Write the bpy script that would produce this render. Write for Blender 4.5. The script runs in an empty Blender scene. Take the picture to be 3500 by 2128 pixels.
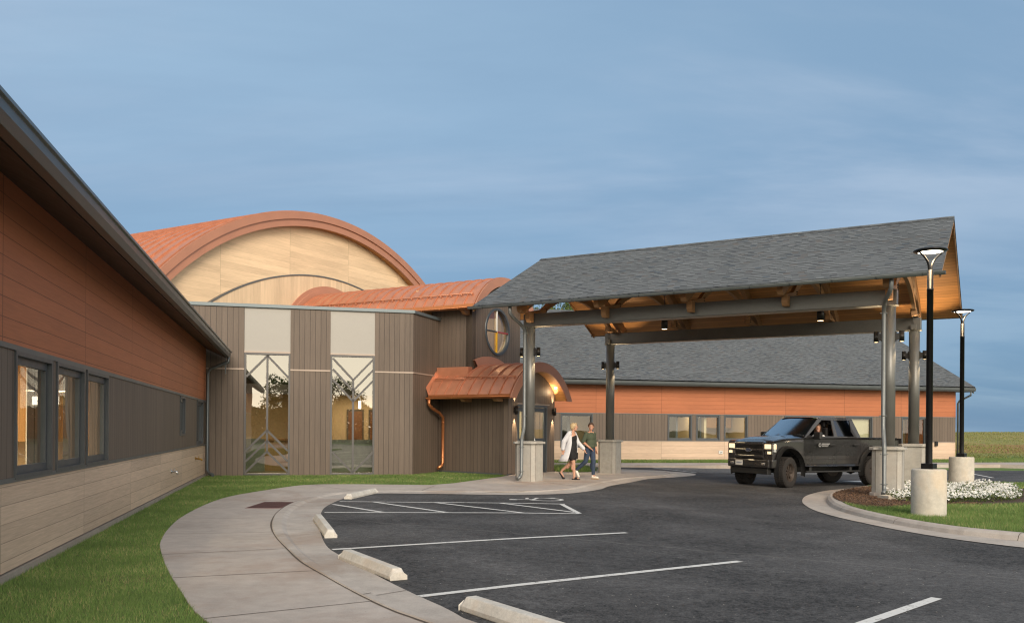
import bpy, bmesh, math, random
import numpy as np
from mathutils import Matrix, Vector
R = math.radians
random.seed(7); rng = np.random.default_rng(7)
S = bpy.context.scene
COL = S.collection

# ---------------------------------------------------------------- camera, sky, sun, exposure
cd = bpy.data.cameras.new('camera'); cam = bpy.data.objects.new('camera', cd); COL.objects.link(cam)
cd.sensor_width = 36.0; cd.lens = 2988 / 3500 * 36; cd.shift_y = (1464.5 - 1064) / 3500
cd.clip_start = 0.1; cd.clip_end = 3000
cam.location = (0, 0, 1.5)
cam.matrix_world = Matrix.Translation((0, 0, 1.5)) @ Matrix.Rotation(R(90), 4, 'X') @ Matrix.Rotation(R(0.406), 4, 'Z')
S.camera = cam
SUN_AZ, SUN_EL = math.atan2(0.24, -1.0), R(26)
W = bpy.data.worlds.new('World'); S.world = W; W.use_nodes = True
nt = W.node_tree; nt.nodes.clear()
def wn(t, **k):
    n = nt.nodes.new(t)
    for a, b in k.items(): setattr(n, a, b)
    return n
wl = nt.links.new
out = wn('ShaderNodeOutputWorld'); bg = wn('ShaderNodeBackground'); wl(bg.outputs[0], out.inputs[0])
sky = wn('ShaderNodeTexSky', sky_type='NISHITA', sun_disc=False, sun_elevation=SUN_EL, sun_rotation=SUN_AZ)
sky.altitude = 200; sky.air_density = 1.0; sky.dust_density = 1.2; sky.ozone_density = 2.6
tc = wn('ShaderNodeTexCoord')
sp = wn('ShaderNodeSeparateXYZ'); wl(tc.outputs['Generated'], sp.inputs[0])
# project directions onto a high cloud layer so the streaks flatten toward the horizon
zc = wn('ShaderNodeMath', operation='MAXIMUM'); wl(sp.outputs[2], zc.inputs[0]); zc.inputs[1].default_value = 0.0
za_ = wn('ShaderNodeMath', operation='ADD'); wl(zc.outputs[0], za_.inputs[0]); za_.inputs[1].default_value = 0.16
dx = wn('ShaderNodeMath', operation='DIVIDE'); wl(sp.outputs[0], dx.inputs[0]); wl(za_.outputs[0], dx.inputs[1])
dy = wn('ShaderNodeMath', operation='DIVIDE'); wl(sp.outputs[1], dy.inputs[0]); wl(za_.outputs[0], dy.inputs[1])
cv = wn('ShaderNodeCombineXYZ'); wl(dx.outputs[0], cv.inputs[0]); wl(dy.outputs[0], cv.inputs[1])
mp = wn('ShaderNodeMapping'); wl(cv.outputs[0], mp.inputs[0]); mp.inputs['Rotation'].default_value = (0, 0, R(35)); mp.inputs['Scale'].default_value = (0.55, 1.25, 1)
n1 = wn('ShaderNodeTexNoise'); wl(mp.outputs[0], n1.inputs['Vector']); n1.inputs['Scale'].default_value = 0.9; n1.inputs['Detail'].default_value = 7; n1.inputs['Roughness'].default_value = 0.55; n1.inputs['Distortion'].default_value = 0.35
r1 = wn('ShaderNodeMapRange'); wl(n1.outputs[0], r1.inputs[0]); r1.inputs[1].default_value = 0.40; r1.inputs[2].default_value = 0.64; r1.inputs[3].default_value = 0.0; r1.inputs[4].default_value = 0.70; r1.interpolation_type = 'SMOOTHSTEP'
# thin high overcast: pale overhead, deeper blue low in front, warm and bright toward the setting sun behind the viewer
def mixc(f, a, b):
    m = wn('ShaderNodeMix', data_type='RGBA')
    for v, i in ((f, 0), (a, 6), (b, 7)):
        if isinstance(v, (tuple, float)): m.inputs[i].default_value = (*v, 1) if isinstance(v, tuple) else v
        else: wl(v, m.inputs[i])
    return m.outputs[2]
def ramp(v, a, b, c=0.0, d=1.0):
    m = wn('ShaderNodeMapRange', interpolation_type='SMOOTHSTEP'); wl(v, m.inputs[0])
    for i, q in enumerate((a, b, c, d)): m.inputs[i + 1].default_value = q
    return m.outputs[0]
K = 1 / 0.10
c = lambda *a: tuple(x * K for x in a)
front = mixc(ramp(sp.outputs[2], 0.0, 0.36), c(0.074, 0.154, 0.256), c(0.205, 0.298, 0.395))
front = mixc(ramp(sp.outputs[0], -0.5, 0.45, 0.0, 0.55), front, c(0.078, 0.150, 0.246))
veil = mixc(r1.outputs[0], front, mixc(ramp(sp.outputs[2], 0.05, 0.28), c(0.155, 0.235, 0.325), c(0.26, 0.32, 0.40)))
back = mixc(ramp(sp.outputs[2], 0.0, 0.62), c(1.75, 1.58, 1.28), c(0.46, 0.47, 0.48))
cb = wn('ShaderNodeCombineXYZ')
for i_, k_ in ((0, 2.2), (1, 2.2), (2, 15.0)):
    mm_ = wn('ShaderNodeMath', operation='MULTIPLY'); wl(sp.outputs[i_], mm_.inputs[0]); mm_.inputs[1].default_value = k_; wl(mm_.outputs[0], cb.inputs[i_])
n2 = wn('ShaderNodeTexNoise'); wl(cb.outputs[0], n2.inputs['Vector']); n2.inputs['Scale'].default_value = 1.3; n2.inputs['Detail'].default_value = 7; n2.inputs['Roughness'].default_value = 0.6
bk = wn('ShaderNodeMath', operation='MULTIPLY'); wl(ramp(n2.outputs[0], 0.44, 0.64, 0.0, 0.75), bk.inputs[0]); wl(ramp(sp.outputs[2], 0.16, 0.05), bk.inputs[1])
bk2 = wn('ShaderNodeMath', operation='MULTIPLY'); wl(bk.outputs[0], bk2.inputs[0]); wl(ramp(sp.outputs[2], 0.015, 0.06), bk2.inputs[1])
mp2 = wn('ShaderNodeMapping'); wl(cv.outputs[0], mp2.inputs[0]); mp2.inputs['Rotation'].default_value = (0, 0, R(50)); mp2.inputs['Scale'].default_value = (0.35, 1.1, 1); mp2.inputs['Location'].default_value = (3.3, 1.7, 0)
n3 = wn('ShaderNodeTexNoise'); wl(mp2.outputs[0], n3.inputs['Vector']); n3.inputs['Scale'].default_value = 1.1; n3.inputs['Detail'].default_value = 6; n3.inputs['Roughness'].default_value = 0.6; n3.inputs['Distortion'].default_value = 0.5
veil = mixc(ramp(n3.outputs[0], 0.42, 0.70, 0.0, 0.38), veil, c(0.105, 0.175, 0.265))      # darker folds of the overcast
veil = mixc(bk2.outputs[0], veil, c(0.185, 0.265, 0.345))
both = mixc(ramp(sp.outputs[1], 0.25, -0.45), veil, back)
allc = mixc(0.92, sky.outputs[0], both)
wl(allc, bg.inputs[0]); bg.inputs[1].default_value = 0.10
sl = bpy.data.lights.new('sun', 'SUN'); sun = bpy.data.objects.new('sun', sl); COL.objects.link(sun)
sl.energy = 1.9; sl.angle = R(30); sl.color = (1.0, 0.86, 0.70)
sd = Vector((math.sin(SUN_AZ) * math.cos(SUN_EL), math.cos(SUN_AZ) * math.cos(SUN_EL), math.sin(SUN_EL)))
sun.rotation_euler = sd.to_track_quat('Z', 'Y').to_euler(); sun.location = (-20, -40, 30)
S.view_settings.view_transform = 'Standard'; S.view_settings.look = 'None'; S.view_settings.gamma = 1; S.view_settings.use_curve_mapping = False
S.view_settings.exposure = 0.84
S.cycles.filter_width = 1.2; S.cycles.max_bounces = 8; S.cycles.transparent_max_bounces = 16
try:
    S.cycles.use_denoising = True; S.cycles.denoiser = 'OPENIMAGEDENOISE'
except Exception: pass

# ---------------------------------------------------------------- node helper
class NG:
    def __init__(s, name):
        s.m = bpy.data.materials.new(name); s.m.use_nodes = True; s.t = s.m.node_tree; s.t.nodes.clear()
        s.o = s.n('ShaderNodeOutputMaterial')
    def n(s, t, **k):
        x = s.t.nodes.new(t)
        for a, b in k.items(): setattr(x, a, b)
        return x
    def l(s, a, b):
        if hasattr(a, 'links') or isinstance(a, bpy.types.NodeSocket): s.t.links.new(a, b)
        elif isinstance(a, (tuple, list)): b.default_value = (*a, 1)[:4] if len(b.default_value) == 4 else a
        else: b.default_value = a
    def M(s, op, a, b=0.0, c=0.0, clamp=False):
        x = s.n('ShaderNodeMath', operation=op, use_clamp=clamp)
        s.l(a, x.inputs[0]); s.l(b, x.inputs[1]); s.l(c, x.inputs[2]); return x.outputs[0]
    def mix(s, f, a, b, bt='MIX'):
        x = s.n('ShaderNodeMix', data_type='RGBA', blend_type=bt); s.l(f, x.inputs[0]); s.l(a, x.inputs[6]); s.l(b, x.inputs[7]); return x.outputs[2]
    def mr(s, v, a, b, c=0.0, d=1.0, smooth=False):
        x = s.n('ShaderNodeMapRange'); s.l(v, x.inputs[0])
        for i, q in enumerate((a, b, c, d)): x.inputs[i + 1].default_value = q
        if smooth: x.interpolation_type = 'SMOOTHSTEP'
        return x.outputs[0]
    def noise(s, vec, scale, detail=3, rough=0.5, dist=0.0):
        x = s.n('ShaderNodeTexNoise'); s.l(vec, x.inputs['Vector']); x.inputs['Scale'].default_value = scale
        x.inputs['Detail'].default_value = detail; x.inputs['Roughness'].default_value = rough; x.inputs['Distortion'].default_value = dist; return x.outputs[0]
    def vor(s, vec, scale, feature='F1', out=0):
        x = s.n('ShaderNodeTexVoronoi', feature=feature); s.l(vec, x.inputs['Vector']); x.inputs['Scale'].default_value = scale; return x.outputs[out]
    def wnz(s, v): 
        x = s.n('ShaderNodeTexWhiteNoise', noise_dimensions='3D'); s.l(v, x.inputs[0]); return x.outputs[0]
    def xyz(s, x, y, z=0.0):
        c = s.n('ShaderNodeCombineXYZ'); s.l(x, c.inputs[0]); s.l(y, c.inputs[1]); s.l(z, c.inputs[2]); return c.outputs[0]
    def sep(s, v):
        x = s.n('ShaderNodeSeparateXYZ'); s.l(v, x.inputs[0]); return x.outputs
    def uv(s): return s.n('ShaderNodeTexCoord').outputs['UV']
    def obj(s): return s.n('ShaderNodeTexCoord').outputs['Object']
    def pos(s): return s.n('ShaderNodeNewGeometry').outputs['Position']
    def val(s, col, f):   # colour times factor
        x = s.n('ShaderNodeVectorMath', operation='SCALE'); s.l(col[:3] if isinstance(col, tuple) else col, x.inputs[0]); s.l(f, x.inputs['Scale']); return x.outputs[0]
    def bump(s, h, strength=0.3, dist=0.01):
        x = s.n('ShaderNodeBump'); s.l(h, x.inputs['Height']); x.inputs['Strength'].default_value = strength; x.inputs['Distance'].default_value = dist; return x.outputs[0]
    def bsdf(s, col, rough=0.6, metal=0.0, normal=None, spec=0.5, coat=0.0, emit=None, es=0.0):
        x = s.n('ShaderNodeBsdfPrincipled'); s.l(col, x.inputs['Base Color']); s.l(rough, x.inputs['Roughness']); s.l(metal, x.inputs['Metallic'])
        x.inputs['Specular IOR Level'].default_value = spec; x.inputs['Coat Weight'].default_value = coat
        if normal is not None: s.l(normal, x.inputs['Normal'])
        if emit: x.inputs['Emission Color'].default_value = (*emit, 1); x.inputs['Emission Strength'].default_value = es
        s.l(x.outputs[0], s.o.inputs[0]); return x

MT = {}
def plain(name, col, rough=0.5, metal=0.0, var=0.12, scale=6, spec=0.5, coat=0.0, bump=0.0):
    g = NG(name); p = g.pos(); n = g.noise(p, scale, 4, 0.6); fine = g.noise(p, scale * 14, 2)
    f = g.M('ADD', g.mr(n, 0.3, 0.7, 1 - var, 1 + var), g.mr(fine, 0.3, 0.7, -var * 0.4, var * 0.4))
    c = g.val(col, f)
    r = g.mr(n, 0.3, 0.7, rough * 0.9, min(1, rough * 1.12))
    g.bsdf(c, r, metal, g.bump(fine, bump, 0.004) if bump else None, spec, coat); MT[name] = g.m; return g.m
def emis(name, col, s):
    g = NG(name); e = g.n('ShaderNodeEmission'); g.l(col, e.inputs[0]); e.inputs[1].default_value = s; g.l(e.outputs[0], g.o.inputs[0]); MT[name] = g.m; return g.m
def siding(name, col, axis='h', pitch=0.18, gw=0.010, tone=0.10, grain=0.10, panel=3.35, poff=0.0, rough=0.6, groove=0.38, gs=1.0, warm=None):
    g = NG(name); u = g.sep(g.uv())
    U, V = (u[0], u[1]) if axis == 'h' else (u[1], u[0])
    t = g.M('DIVIDE', V, pitch); row = g.M('FLOOR', t); fr = g.M('FRACT', t)
    gm = g.M('LESS_THAN', fr, gw / pitch)
    if panel:
        pt = g.M('DIVIDE', g.M('ADD', U, poff), panel); pr = g.M('FLOOR', pt); pf = g.M('FRACT', pt)
        jm = g.M('LESS_THAN', pf, 0.016 / panel)
    else: pr = 0.0; jm = 0.0
    rn = g.wnz(g.xyz(g.M('ADD', row, 0.5), pr, 1.5))
    gv = g.xyz(g.M('MULTIPLY', U, 2.2 * gs), g.M('MULTIPLY', V, 55.0 * gs), g.M('MULTIPLY', rn, 30.0))
    gn = g.noise(gv, 1.0, 4, 0.62, 0.6)
    gn2 = g.noise(g.xyz(g.M('MULTIPLY', U, 0.7), g.M('MULTIPLY', V, 5.0), g.M('MULTIPLY', rn, 11.0)), 1.0, 3, 0.6)
    big = g.noise(g.xyz(u[0], u[1], 3.0), 0.35, 2)
    f = g.M('ADD', g.M('ADD', g.mr(rn, 0, 1, 1 - tone, 1 + tone), g.mr(gn, 0.25, 0.75, -grain, grain)), g.mr(gn2, 0.3, 0.7, -tone * 0.7, tone * 0.7))
    f = g.M('ADD', f, g.mr(big, 0.3, 0.7, -0.06, 0.06))
    line = g.M('MAXIMUM', gm, jm)
    f = g.M('MULTIPLY', f, g.mr(line, 0, 1, 1, groove))
    c = g.val(col, f)
    if warm: c = g.mix(g.mr(gn2, 0.35, 0.75, 0, 0.5), c, g.val(warm, f))
    h = g.M('SUBTRACT', g.M('MULTIPLY', gn, 0.25), line)
    g.bsdf(c, rough, 0, g.bump(h, 0.5, 0.006), 0.4); MT[name] = g.m; return g.m
def shingle(name, cols):
    g = NG(name); u = g.sep(g.uv()); V = g.M('DIVIDE', u[1], 0.142); row = g.M('FLOOR', V); fv = g.M('FRACT', V)
    off = g.wnz(g.xyz(row, 3.3, 1.0)); U = g.M('ADD', g.M('DIVIDE', u[0], 0.17), g.M('MULTIPLY', off, 5.0)); 
    wob = g.M('MULTIPLY', g.noise(g.xyz(g.M('MULTIPLY', u[0], 0.8), row, 2.0), 2.0, 1), 0.15)
    U = g.M('ADD', U, wob)
    colm = g.M('FLOOR', U); r = g.wnz(g.xyz(colm, row, 0.0)); r2 = g.wnz(g.xyz(colm, row, 9.0))
    tint = g.mix(g.M('GREATER_THAN', r2, 0.85), g.mix(g.mr(r, 0, 1), cols[0], cols[1]), g.mix(r, cols[2], cols[3]))
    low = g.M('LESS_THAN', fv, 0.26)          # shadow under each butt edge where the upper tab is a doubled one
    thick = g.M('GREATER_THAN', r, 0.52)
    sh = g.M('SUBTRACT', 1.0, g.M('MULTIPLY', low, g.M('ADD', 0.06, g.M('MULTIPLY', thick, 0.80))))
    gran = g.noise(g.xyz(u[0], u[1], 0), 160, 2); big = g.noise(g.xyz(u[0], u[1], 5.0), 0.5, 3)
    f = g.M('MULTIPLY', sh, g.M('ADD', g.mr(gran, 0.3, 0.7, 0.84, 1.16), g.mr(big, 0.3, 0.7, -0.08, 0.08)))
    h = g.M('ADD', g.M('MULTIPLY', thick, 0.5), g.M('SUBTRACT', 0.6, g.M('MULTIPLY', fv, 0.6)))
    g.bsdf(g.val(tint, f), 0.92, 0, g.bump(h, 0.5, 0.012), 0.25); MT[name] = g.m; return g.m
def glass(name, tint=(0.9, 0.95, 0.92), base=0.10, rough=0.0, ior=1.5, gcol=(1, 1, 1)):
    g = NG(name); ge = g.n('ShaderNodeNewGeometry'); dt = g.n('ShaderNodeVectorMath', operation='DOT_PRODUCT'); g.l(ge.outputs['Normal'], dt.inputs[0]); g.l(ge.outputs['Incoming'], dt.inputs[1])
    c1 = g.M('POWER', g.M('SUBTRACT', 1.0, g.M('ABSOLUTE', dt.outputs['Value'])), 5.0)      # Schlick, the same from both sides
    f0 = ((ior - 1) / (ior + 1)) ** 2; f = g.M('ADD', g.M('ADD', f0 + base, 0.0), g.M('MULTIPLY', c1, 1 - f0), clamp=True)
    t = g.n('ShaderNodeBsdfTransparent'); g.l(tint, t.inputs[0]); gl = g.n('ShaderNodeBsdfGlossy'); gl.inputs['Roughness'].default_value = rough; g.l(gcol, gl.inputs[0])
    bn = g.bump(g.noise(g.pos(), 0.9, 1), 0.05, 0.05); g.l(bn, gl.inputs['Normal'])
    m = g.n('ShaderNodeMixShader'); g.l(f, m.inputs[0]); g.l(t.outputs[0], m.inputs[1]); g.l(gl.outputs[0], m.inputs[2]); g.l(m.outputs[0], g.o.inputs[0]); MT[name] = g.m; return g.m

siding('tan_siding', (0.57, 0.425, 0.312), 'h', 0.180, 0.007, 0.10, 0.17, warm=(0.40, 0.285, 0.205), groove=0.6)
siding('rust_siding', (0.385, 0.130, 0.054), 'h', 0.195, 0.008, 0.06, 0.13, groove=0.40)
siding('dark_siding', (0.128, 0.098, 0.076), 'v', 0.166, 0.012, 0.09, 0.14, panel=None, groove=0.28)
siding('gable_siding', (0.66, 0.49, 0.315), 'h', 0.228, 0.004, 0.10, 0.13, poff=0.43, groove=0.72)
siding('gable_vertical_siding', (0.60, 0.45, 0.295), 'v', 0.17, 0.004, 0.10, 0.10, panel=None, groove=0.75)
siding('soffit_boards', (0.50, 0.245, 0.085), 'h', 0.14, 0.008, 0.12, 0.12, panel=None, groove=0.25)
siding('timber', (0.30, 0.165, 0.075), 'h', 9.0, 0.0, 0.05, 0.16, panel=None)
siding('oak_cabinet', (0.38, 0.20, 0.07), 'v', 0.4, 0.008, 0.08, 0.2, panel=None)
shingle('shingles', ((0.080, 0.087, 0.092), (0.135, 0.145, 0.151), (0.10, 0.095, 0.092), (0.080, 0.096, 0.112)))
plain('grey_panel', (0.36, 0.345, 0.315), 0.75, 0, 0.03, 1.2)
plain('trim_metal', (0.105, 0.115, 0.120), 0.42, 0.3, 0.08, 3)
plain('coping_metal', (0.13, 0.16, 0.172), 0.42, 0.3, 0.06, 2)
plain('band_trim', (0.36, 0.29, 0.235), 0.5, 0.2, 0.06, 2)
plain('frame_metal', (0.062, 0.070, 0.078), 0.42, 0.2, 0.08, 5)
plain('mullion_metal', (0.085, 0.082, 0.08), 0.45, 0.3, 0.06, 5)
plain('steel', (0.120, 0.121, 0.113), 0.36, 0.2, 0.10, 1.5)
plain('galvanised', (0.14, 0.15, 0.15), 0.38, 0.3, 0.12, 4)
plain('gutter_metal', (0.105, 0.118, 0.122), 0.36, 0.5, 0.08, 3)
plain('dark_fixture', (0.030, 0.028, 0.026), 0.45, 0.3)
plain('black_metal', (0.012, 0.012, 0.013), 0.3, 0.4)
plain('copper', (0.50, 0.205, 0.112), 0.45, 0.2, 0.07, 1.6)
plain('copper_trim', (0.43, 0.20, 0.125), 0.5, 0.2, 0.05, 1.6)
plain('copper_bright', (0.52, 0.20, 0.08), 0.36, 0.7, 0.08, 3)
plain('gutter_soffit', (0.055, 0.036, 0.027), 0.6, 0, 0.05)
plain('brass', (0.40, 0.24, 0.06), 0.35, 0.8)
plain('chrome', (0.6, 0.6, 0.6), 0.25, 0.9)
plain('mulch', (0.055, 0.032, 0.020), 0.95, 0, 0.5, 25, bump=1.0)
plain('interior_wall', (0.50, 0.39, 0.24), 0.85, 0, 0.03, 1)
plain('interior_floor', (0.20, 0.15, 0.10), 0.45, 0, 0.1, 1)
plain('interior_ceiling', (0.55, 0.50, 0.42), 0.9, 0, 0.03, 1)
plain('interior_dark', (0.10, 0.075, 0.055), 0.6, 0, 0.05, 1)
plain('door_wood', (0.17, 0.072, 0.030), 0.5, 0, 0.15, 2)
plain('desk_green', (0.20, 0.22, 0.18), 0.8, 0, 0.15, 8)
plain('white_lacquer', (0.72, 0.70, 0.64), 0.5, 0, 0.03, 1)
plain('screen_white', (0.8, 0.82, 0.74), 0.6, 0, 0.02, 1)
plain('blind', (0.50, 0.45, 0.30), 0.7, 0, 0.05, 1)
plain('mirror_curb', (0.4, 0.4, 0.4), 0.5)
emis('lamp_warm', (1.0, 0.74, 0.42), 7.0)
emis('lamp_white', (1.0, 0.86, 0.66), 5.0)
emis('lamp_small', (1.0, 0.70, 0.36), 5.0)
emis('ceiling_glow', (1.0, 0.82, 0.55), 4.0)
emis('headlight_glow', (1.0, 0.74, 0.42), 0.9)
glass('window_glass', base=0.03); glass('hall_glass', base=0.22, tint=(0.72, 0.73, 0.70), gcol=(1, 0.97, 0.9)); glass('tower_glass', base=0.05, tint=(0.8, 0.78, 0.7)); glass('wing_glass', base=0.0, ior=1.4)
# concrete
def concrete(name, col, stain=(0.16, 0.12, 0.095), amt=0.5, sc=1.0, rough=0.88, spots=True):
    g = NG(name); p = g.pos(); a = g.noise(p, 0.7 * sc, 5, 0.6, 0.4); b = g.noise(p, 5 * sc, 4, 0.65); f = g.noise(p, 70, 3, 0.7)
    st = g.noise(g.n('ShaderNodeVectorMath', operation='ADD').outputs[0], 1.0) if False else g.noise(p, 0.33 * sc, 6, 0.68, 0.8)
    v = g.M('ADD', g.M('ADD', g.mr(a, 0.3, 0.7, 0.86, 1.12), g.mr(b, 0.3, 0.7, -0.10, 0.10)), g.mr(f, 0.25, 0.75, -0.12, 0.12))
    c = g.val(col, v); c = g.mix(g.mr(st, 0.46, 0.70, 0, amt, True), c, g.val(stain, 1.6))
    if spots: c = g.mix(g.M('MULTIPLY', g.M('LESS_THAN', g.vor(p, 6.0), 0.045), 0.55), c, stain)
    g.bsdf(c, rough, 0, g.bump(g.M('ADD', f, b), 0.25, 0.006), 0.3); MT[name] = g.m; return g.m
concrete('walk_concrete', (0.41, 0.365, 0.325), (0.20, 0.145, 0.112), 0.62)
concrete('curb_concrete', (0.41, 0.37, 0.33), (0.17, 0.125, 0.095), 0.65)
concrete('pier_concrete', (0.38, 0.365, 0.33), (0.28, 0.24, 0.195), 0.35, 1.6, spots=False)
concrete('pedestal_concrete', (0.46, 0.43, 0.37), (0.34, 0.265, 0.18), 0.6, 2.2)
concrete('stop_concrete', (0.54, 0.515, 0.465), (0.33, 0.27, 0.21), 0.5, 4)
concrete('foundation_concrete', (0.30, 0.26, 0.22), (0.2, 0.16, 0.13), 0.5)
plain('joint', (0.085, 0.065, 0.05), 0.95)
def metalsheet(name, col, rough, metal):
    g = NG(name); p = g.pos(); s_ = g.sep(p); n = g.noise(g.xyz(g.M('MULTIPLY', s_[0], 1.6), g.M('MULTIPLY', s_[1], 1.6), g.M('MULTIPLY', s_[2], 0.5)), 1.6, 4, 0.6); m_ = g.noise(p, 4.0, 3, 0.55)
    c = g.val(g.mix(g.mr(n, 0.35, 0.70, 0, 0.28), col, tuple(x * k for x, k in zip(col, (0.80, 0.74, 0.72)))), g.mr(m_, 0.3, 0.7, 0.93, 1.08))
    g.bsdf(c, g.mr(m_, 0.3, 0.7, rough * 0.8, rough * 1.25), metal, g.bump(m_, 0.08, 0.02), 0.5); MT[name] = g.m
metalsheet('copper', (0.53, 0.228, 0.130), 0.40, 0.35)
plain('drain_iron', (0.15, 0.055, 0.045), 0.7, 0.2)
plain('drain_gap', (0.03, 0.014, 0.012), 0.9)
def asphalt():
    g = NG('asphalt'); p = g.pos(); big = g.noise(p, 0.32, 5, 0.6, 0.5); mid = g.noise(p, 2.2, 6, 0.75); fine = g.noise(p, 48, 3, 0.75); g2 = g.noise(p, 13, 3, 0.8)
    v = g.M('ADD', g.M('ADD', g.mr(big, 0.33, 0.70, 0.78, 1.75, True), g.mr(mid, 0.3, 0.7, -0.25, 0.25)), g.M('ADD', g.mr(fine, 0.3, 0.7, -0.8, 0.8), g.mr(g2, 0.3, 0.7, -0.65, 0.65)))
    c = g.val((0.047, 0.0455, 0.045), v)
    dust = g.mr(g.noise(p, 0.18, 6, 0.7, 1.0), 0.53, 0.74, 0, 0.30, True)
    c = g.mix(g.M('MULTIPLY', dust, g.mr(fine, 0.35, 0.6)), c, (0.16, 0.145, 0.13))
    sp_ = g.M('MULTIPLY', g.M('LESS_THAN', g.vor(p, 9.0), 0.065), g.M('GREATER_THAN', g.wnz(g.n('ShaderNodeVectorMath', operation='FLOOR').outputs[0]) if False else g.noise(p, 3.1, 2), 0.48))
    c = g.mix(g.M('MULTIPLY', sp_, 0.9), c, (0.42, 0.39, 0.34))
    # a couple of wandering fine seams
    s = g.sep(p); w = g.M('ADD', g.M('ADD', s[1], g.M('MULTIPLY', s[0], 0.62)), g.M('MULTIPLY', g.noise(p, 1.1, 4, 0.6), 0.5))
    d = g.M('ABSOLUTE', g.M('SUBTRACT', w, 13.1)); c = g.mix(g.mr(d, 0.0, 0.035, 0.7, 0), c, (0.15, 0.14, 0.13))
    d2 = g.M('ABSOLUTE', g.M('SUBTRACT', g.M('ADD', g.M('SUBTRACT', s[1], g.M('MULTIPLY', s[0], 0.9)), g.M('MULTIPLY', g.noise(p, 0.8, 5, 0.65), 1.4)), 6.2)); c = g.mix(g.mr(d2, 0.0, 0.018, 0.75, 0), c, (0.012, 0.011, 0.011))
    st = g.mr(g.noise(p, 1.15, 3, 0.5, 0.3), 0.66, 0.74, 0, 0.65, True); c = g.mix(st, c, g.val(c, 0.35))
    tr = g.M('ABSOLUTE', g.M('SUBTRACT', g.M('FRACT', g.M('DIVIDE', g.M('ADD', g.M('ADD', s[0], g.M('MULTIPLY', s[1], 0.35)), g.M('MULTIPLY', g.noise(p, 0.12, 2), 3.0)), 3.1)), 0.5)); c = g.mix(g.M('MULTIPLY', g.mr(tr, 0.16, 0.05, 0, 0.35, True), g.mr(mid, 0.35, 0.65)), c, g.val(c, 1.7))
    g.bsdf(c, 0.86, 0, g.bump(g.M('ADD', fine, g2), 0.6, 0.01), 0.35); MT['asphalt'] = g.m
asphalt()
def paint():
    g = NG('line_paint'); p = g.pos(); n = g.noise(p, 9, 5, 0.7); f = g.noise(p, 60, 3, 0.7)
    c = g.mix(g.mr(g.M('ADD', n, g.M('MULTIPLY', f, 0.5)), 0.80, 0.96, 0, 0.9), g.val((0.66, 0.65, 0.62), g.mr(n, 0.3, 0.7, 0.85, 1.05)), (0.10, 0.095, 0.09))
    g.bsdf(c, 0.75, 0, g.bump(f, 0.3, 0.004), 0.3); MT['line_paint'] = g.m
paint()
def grassmat(name, cols, soil=None, nscale=0.6):
    g = NG(name); p = g.pos(); a = g.noise(p, nscale, 5, 0.65, 0.6); b = g.noise(p, 9, 3, 0.6); ff = g.noise(p, 60, 2, 0.6)
    c = g.mix(g.mr(a, 0.38, 0.62, 0, 1, True), cols[0], cols[1]); c = g.mix(g.mr(b, 0.42, 0.75, 0, 0.7), c, cols[2])
    if soil: c = g.mix(g.mr(g.noise(p, nscale * 0.7, 5, 0.7), 0.56, 0.70, 0, 0.9, True), c, soil)
    g.bsdf(g.val(c, g.mr(ff, 0.3, 0.7, 0.7, 1.3)), 0.9, 0, g.bump(g.M('ADD', ff, b), 0.6, 0.03), 0.2); MT[name] = g.m
grassmat('turf', ((0.075, 0.13, 0.03), (0.10, 0.155, 0.04), (0.15, 0.15, 0.06)), (0.10, 0.085, 0.045))
grassmat('meadow_base', ((0.12, 0.155, 0.035), (0.20, 0.17, 0.06), (0.09, 0.15, 0.025)), (0.25, 0.13, 0.06), 0.22)
def meadow():
    g = NG('meadow'); p = g.pos(); s = g.sep(p); a = g.noise(p, 0.22, 6, 0.7, .6); b = g.noise(p, 2.5, 4, 0.65); yy = g.M('ADD', s[1], g.M('MULTIPLY', a, 16.0))
    c = g.mix(g.mr(a, 0.35, 0.62, 0, 1, True), (0.30, 0.24, 0.085), (0.19, 0.205, 0.06)); c = g.mix(g.mr(b, 0.45, 0.7, 0, .6), c, (0.30, 0.23, 0.10))
    soil = g.M('MULTIPLY', g.mr(yy, 66, 70, 0, 1, True), g.mr(yy, 82, 76, 0, 1, True)); c = g.mix(g.M('MULTIPLY', soil, g.mr(b, 0.35, 0.6, 0.2, 0.95)), c, (0.27, 0.12, 0.055))
    c = g.mix(g.mr(yy, 69, 62, 0, 1, True), c, g.mix(g.mr(b, .4, .65), (0.085, 0.155, 0.035), (0.15, 0.20, 0.06)))
    g.bsdf(c, 0.92, 0, g.bump(b, 0.5, 0.1), 0.2); MT['meadow'] = g.m
meadow()
def blade(name, c1, c2, c3, patch=0.7):
    g = NG(name); p = g.pos(); a = g.noise(p, patch, 4, 0.6); r = g.n('ShaderNodeNewGeometry').outputs['Random Per Island'] 
    c = g.mix(g.mr(r, 0, 1), c1, c2); c = g.mix(g.M('GREATER_THAN', g.M('ADD', g.M('MULTIPLY', r, 0.5), g.M('MULTIPLY', a, 0.5)), 0.70), c, c3)
    c = g.val(c, g.mr(a, 0.3, 0.7, 0.75, 1.2))
    b = g.bsdf(c, 0.7, 0, None, 0.25); tr = g.n('ShaderNodeBsdfTranslucent'); g.l(c, tr.inputs[0]); m = g.n('ShaderNodeMixShader'); m.inputs[0].default_value = 0.3
    g.l(b.outputs[0], m.inputs[1]); g.l(tr.outputs[0], m.inputs[2]); g.l(m.outputs[0], g.o.inputs[0]); MT[name] = g.m
blade('grass_blades', (0.120, 0.210, 0.050), (0.205, 0.290, 0.090), (0.38, 0.34, 0.16))
blade('meadow_blades', (0.19, 0.23, 0.065), (0.28, 0.26, 0.09), (0.28, 0.22, 0.10), 0.1)
blade('foliage', (0.045, 0.085, 0.018), (0.12, 0.16, 0.035), (0.20, 0.21, 0.05), 0.5)
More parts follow.
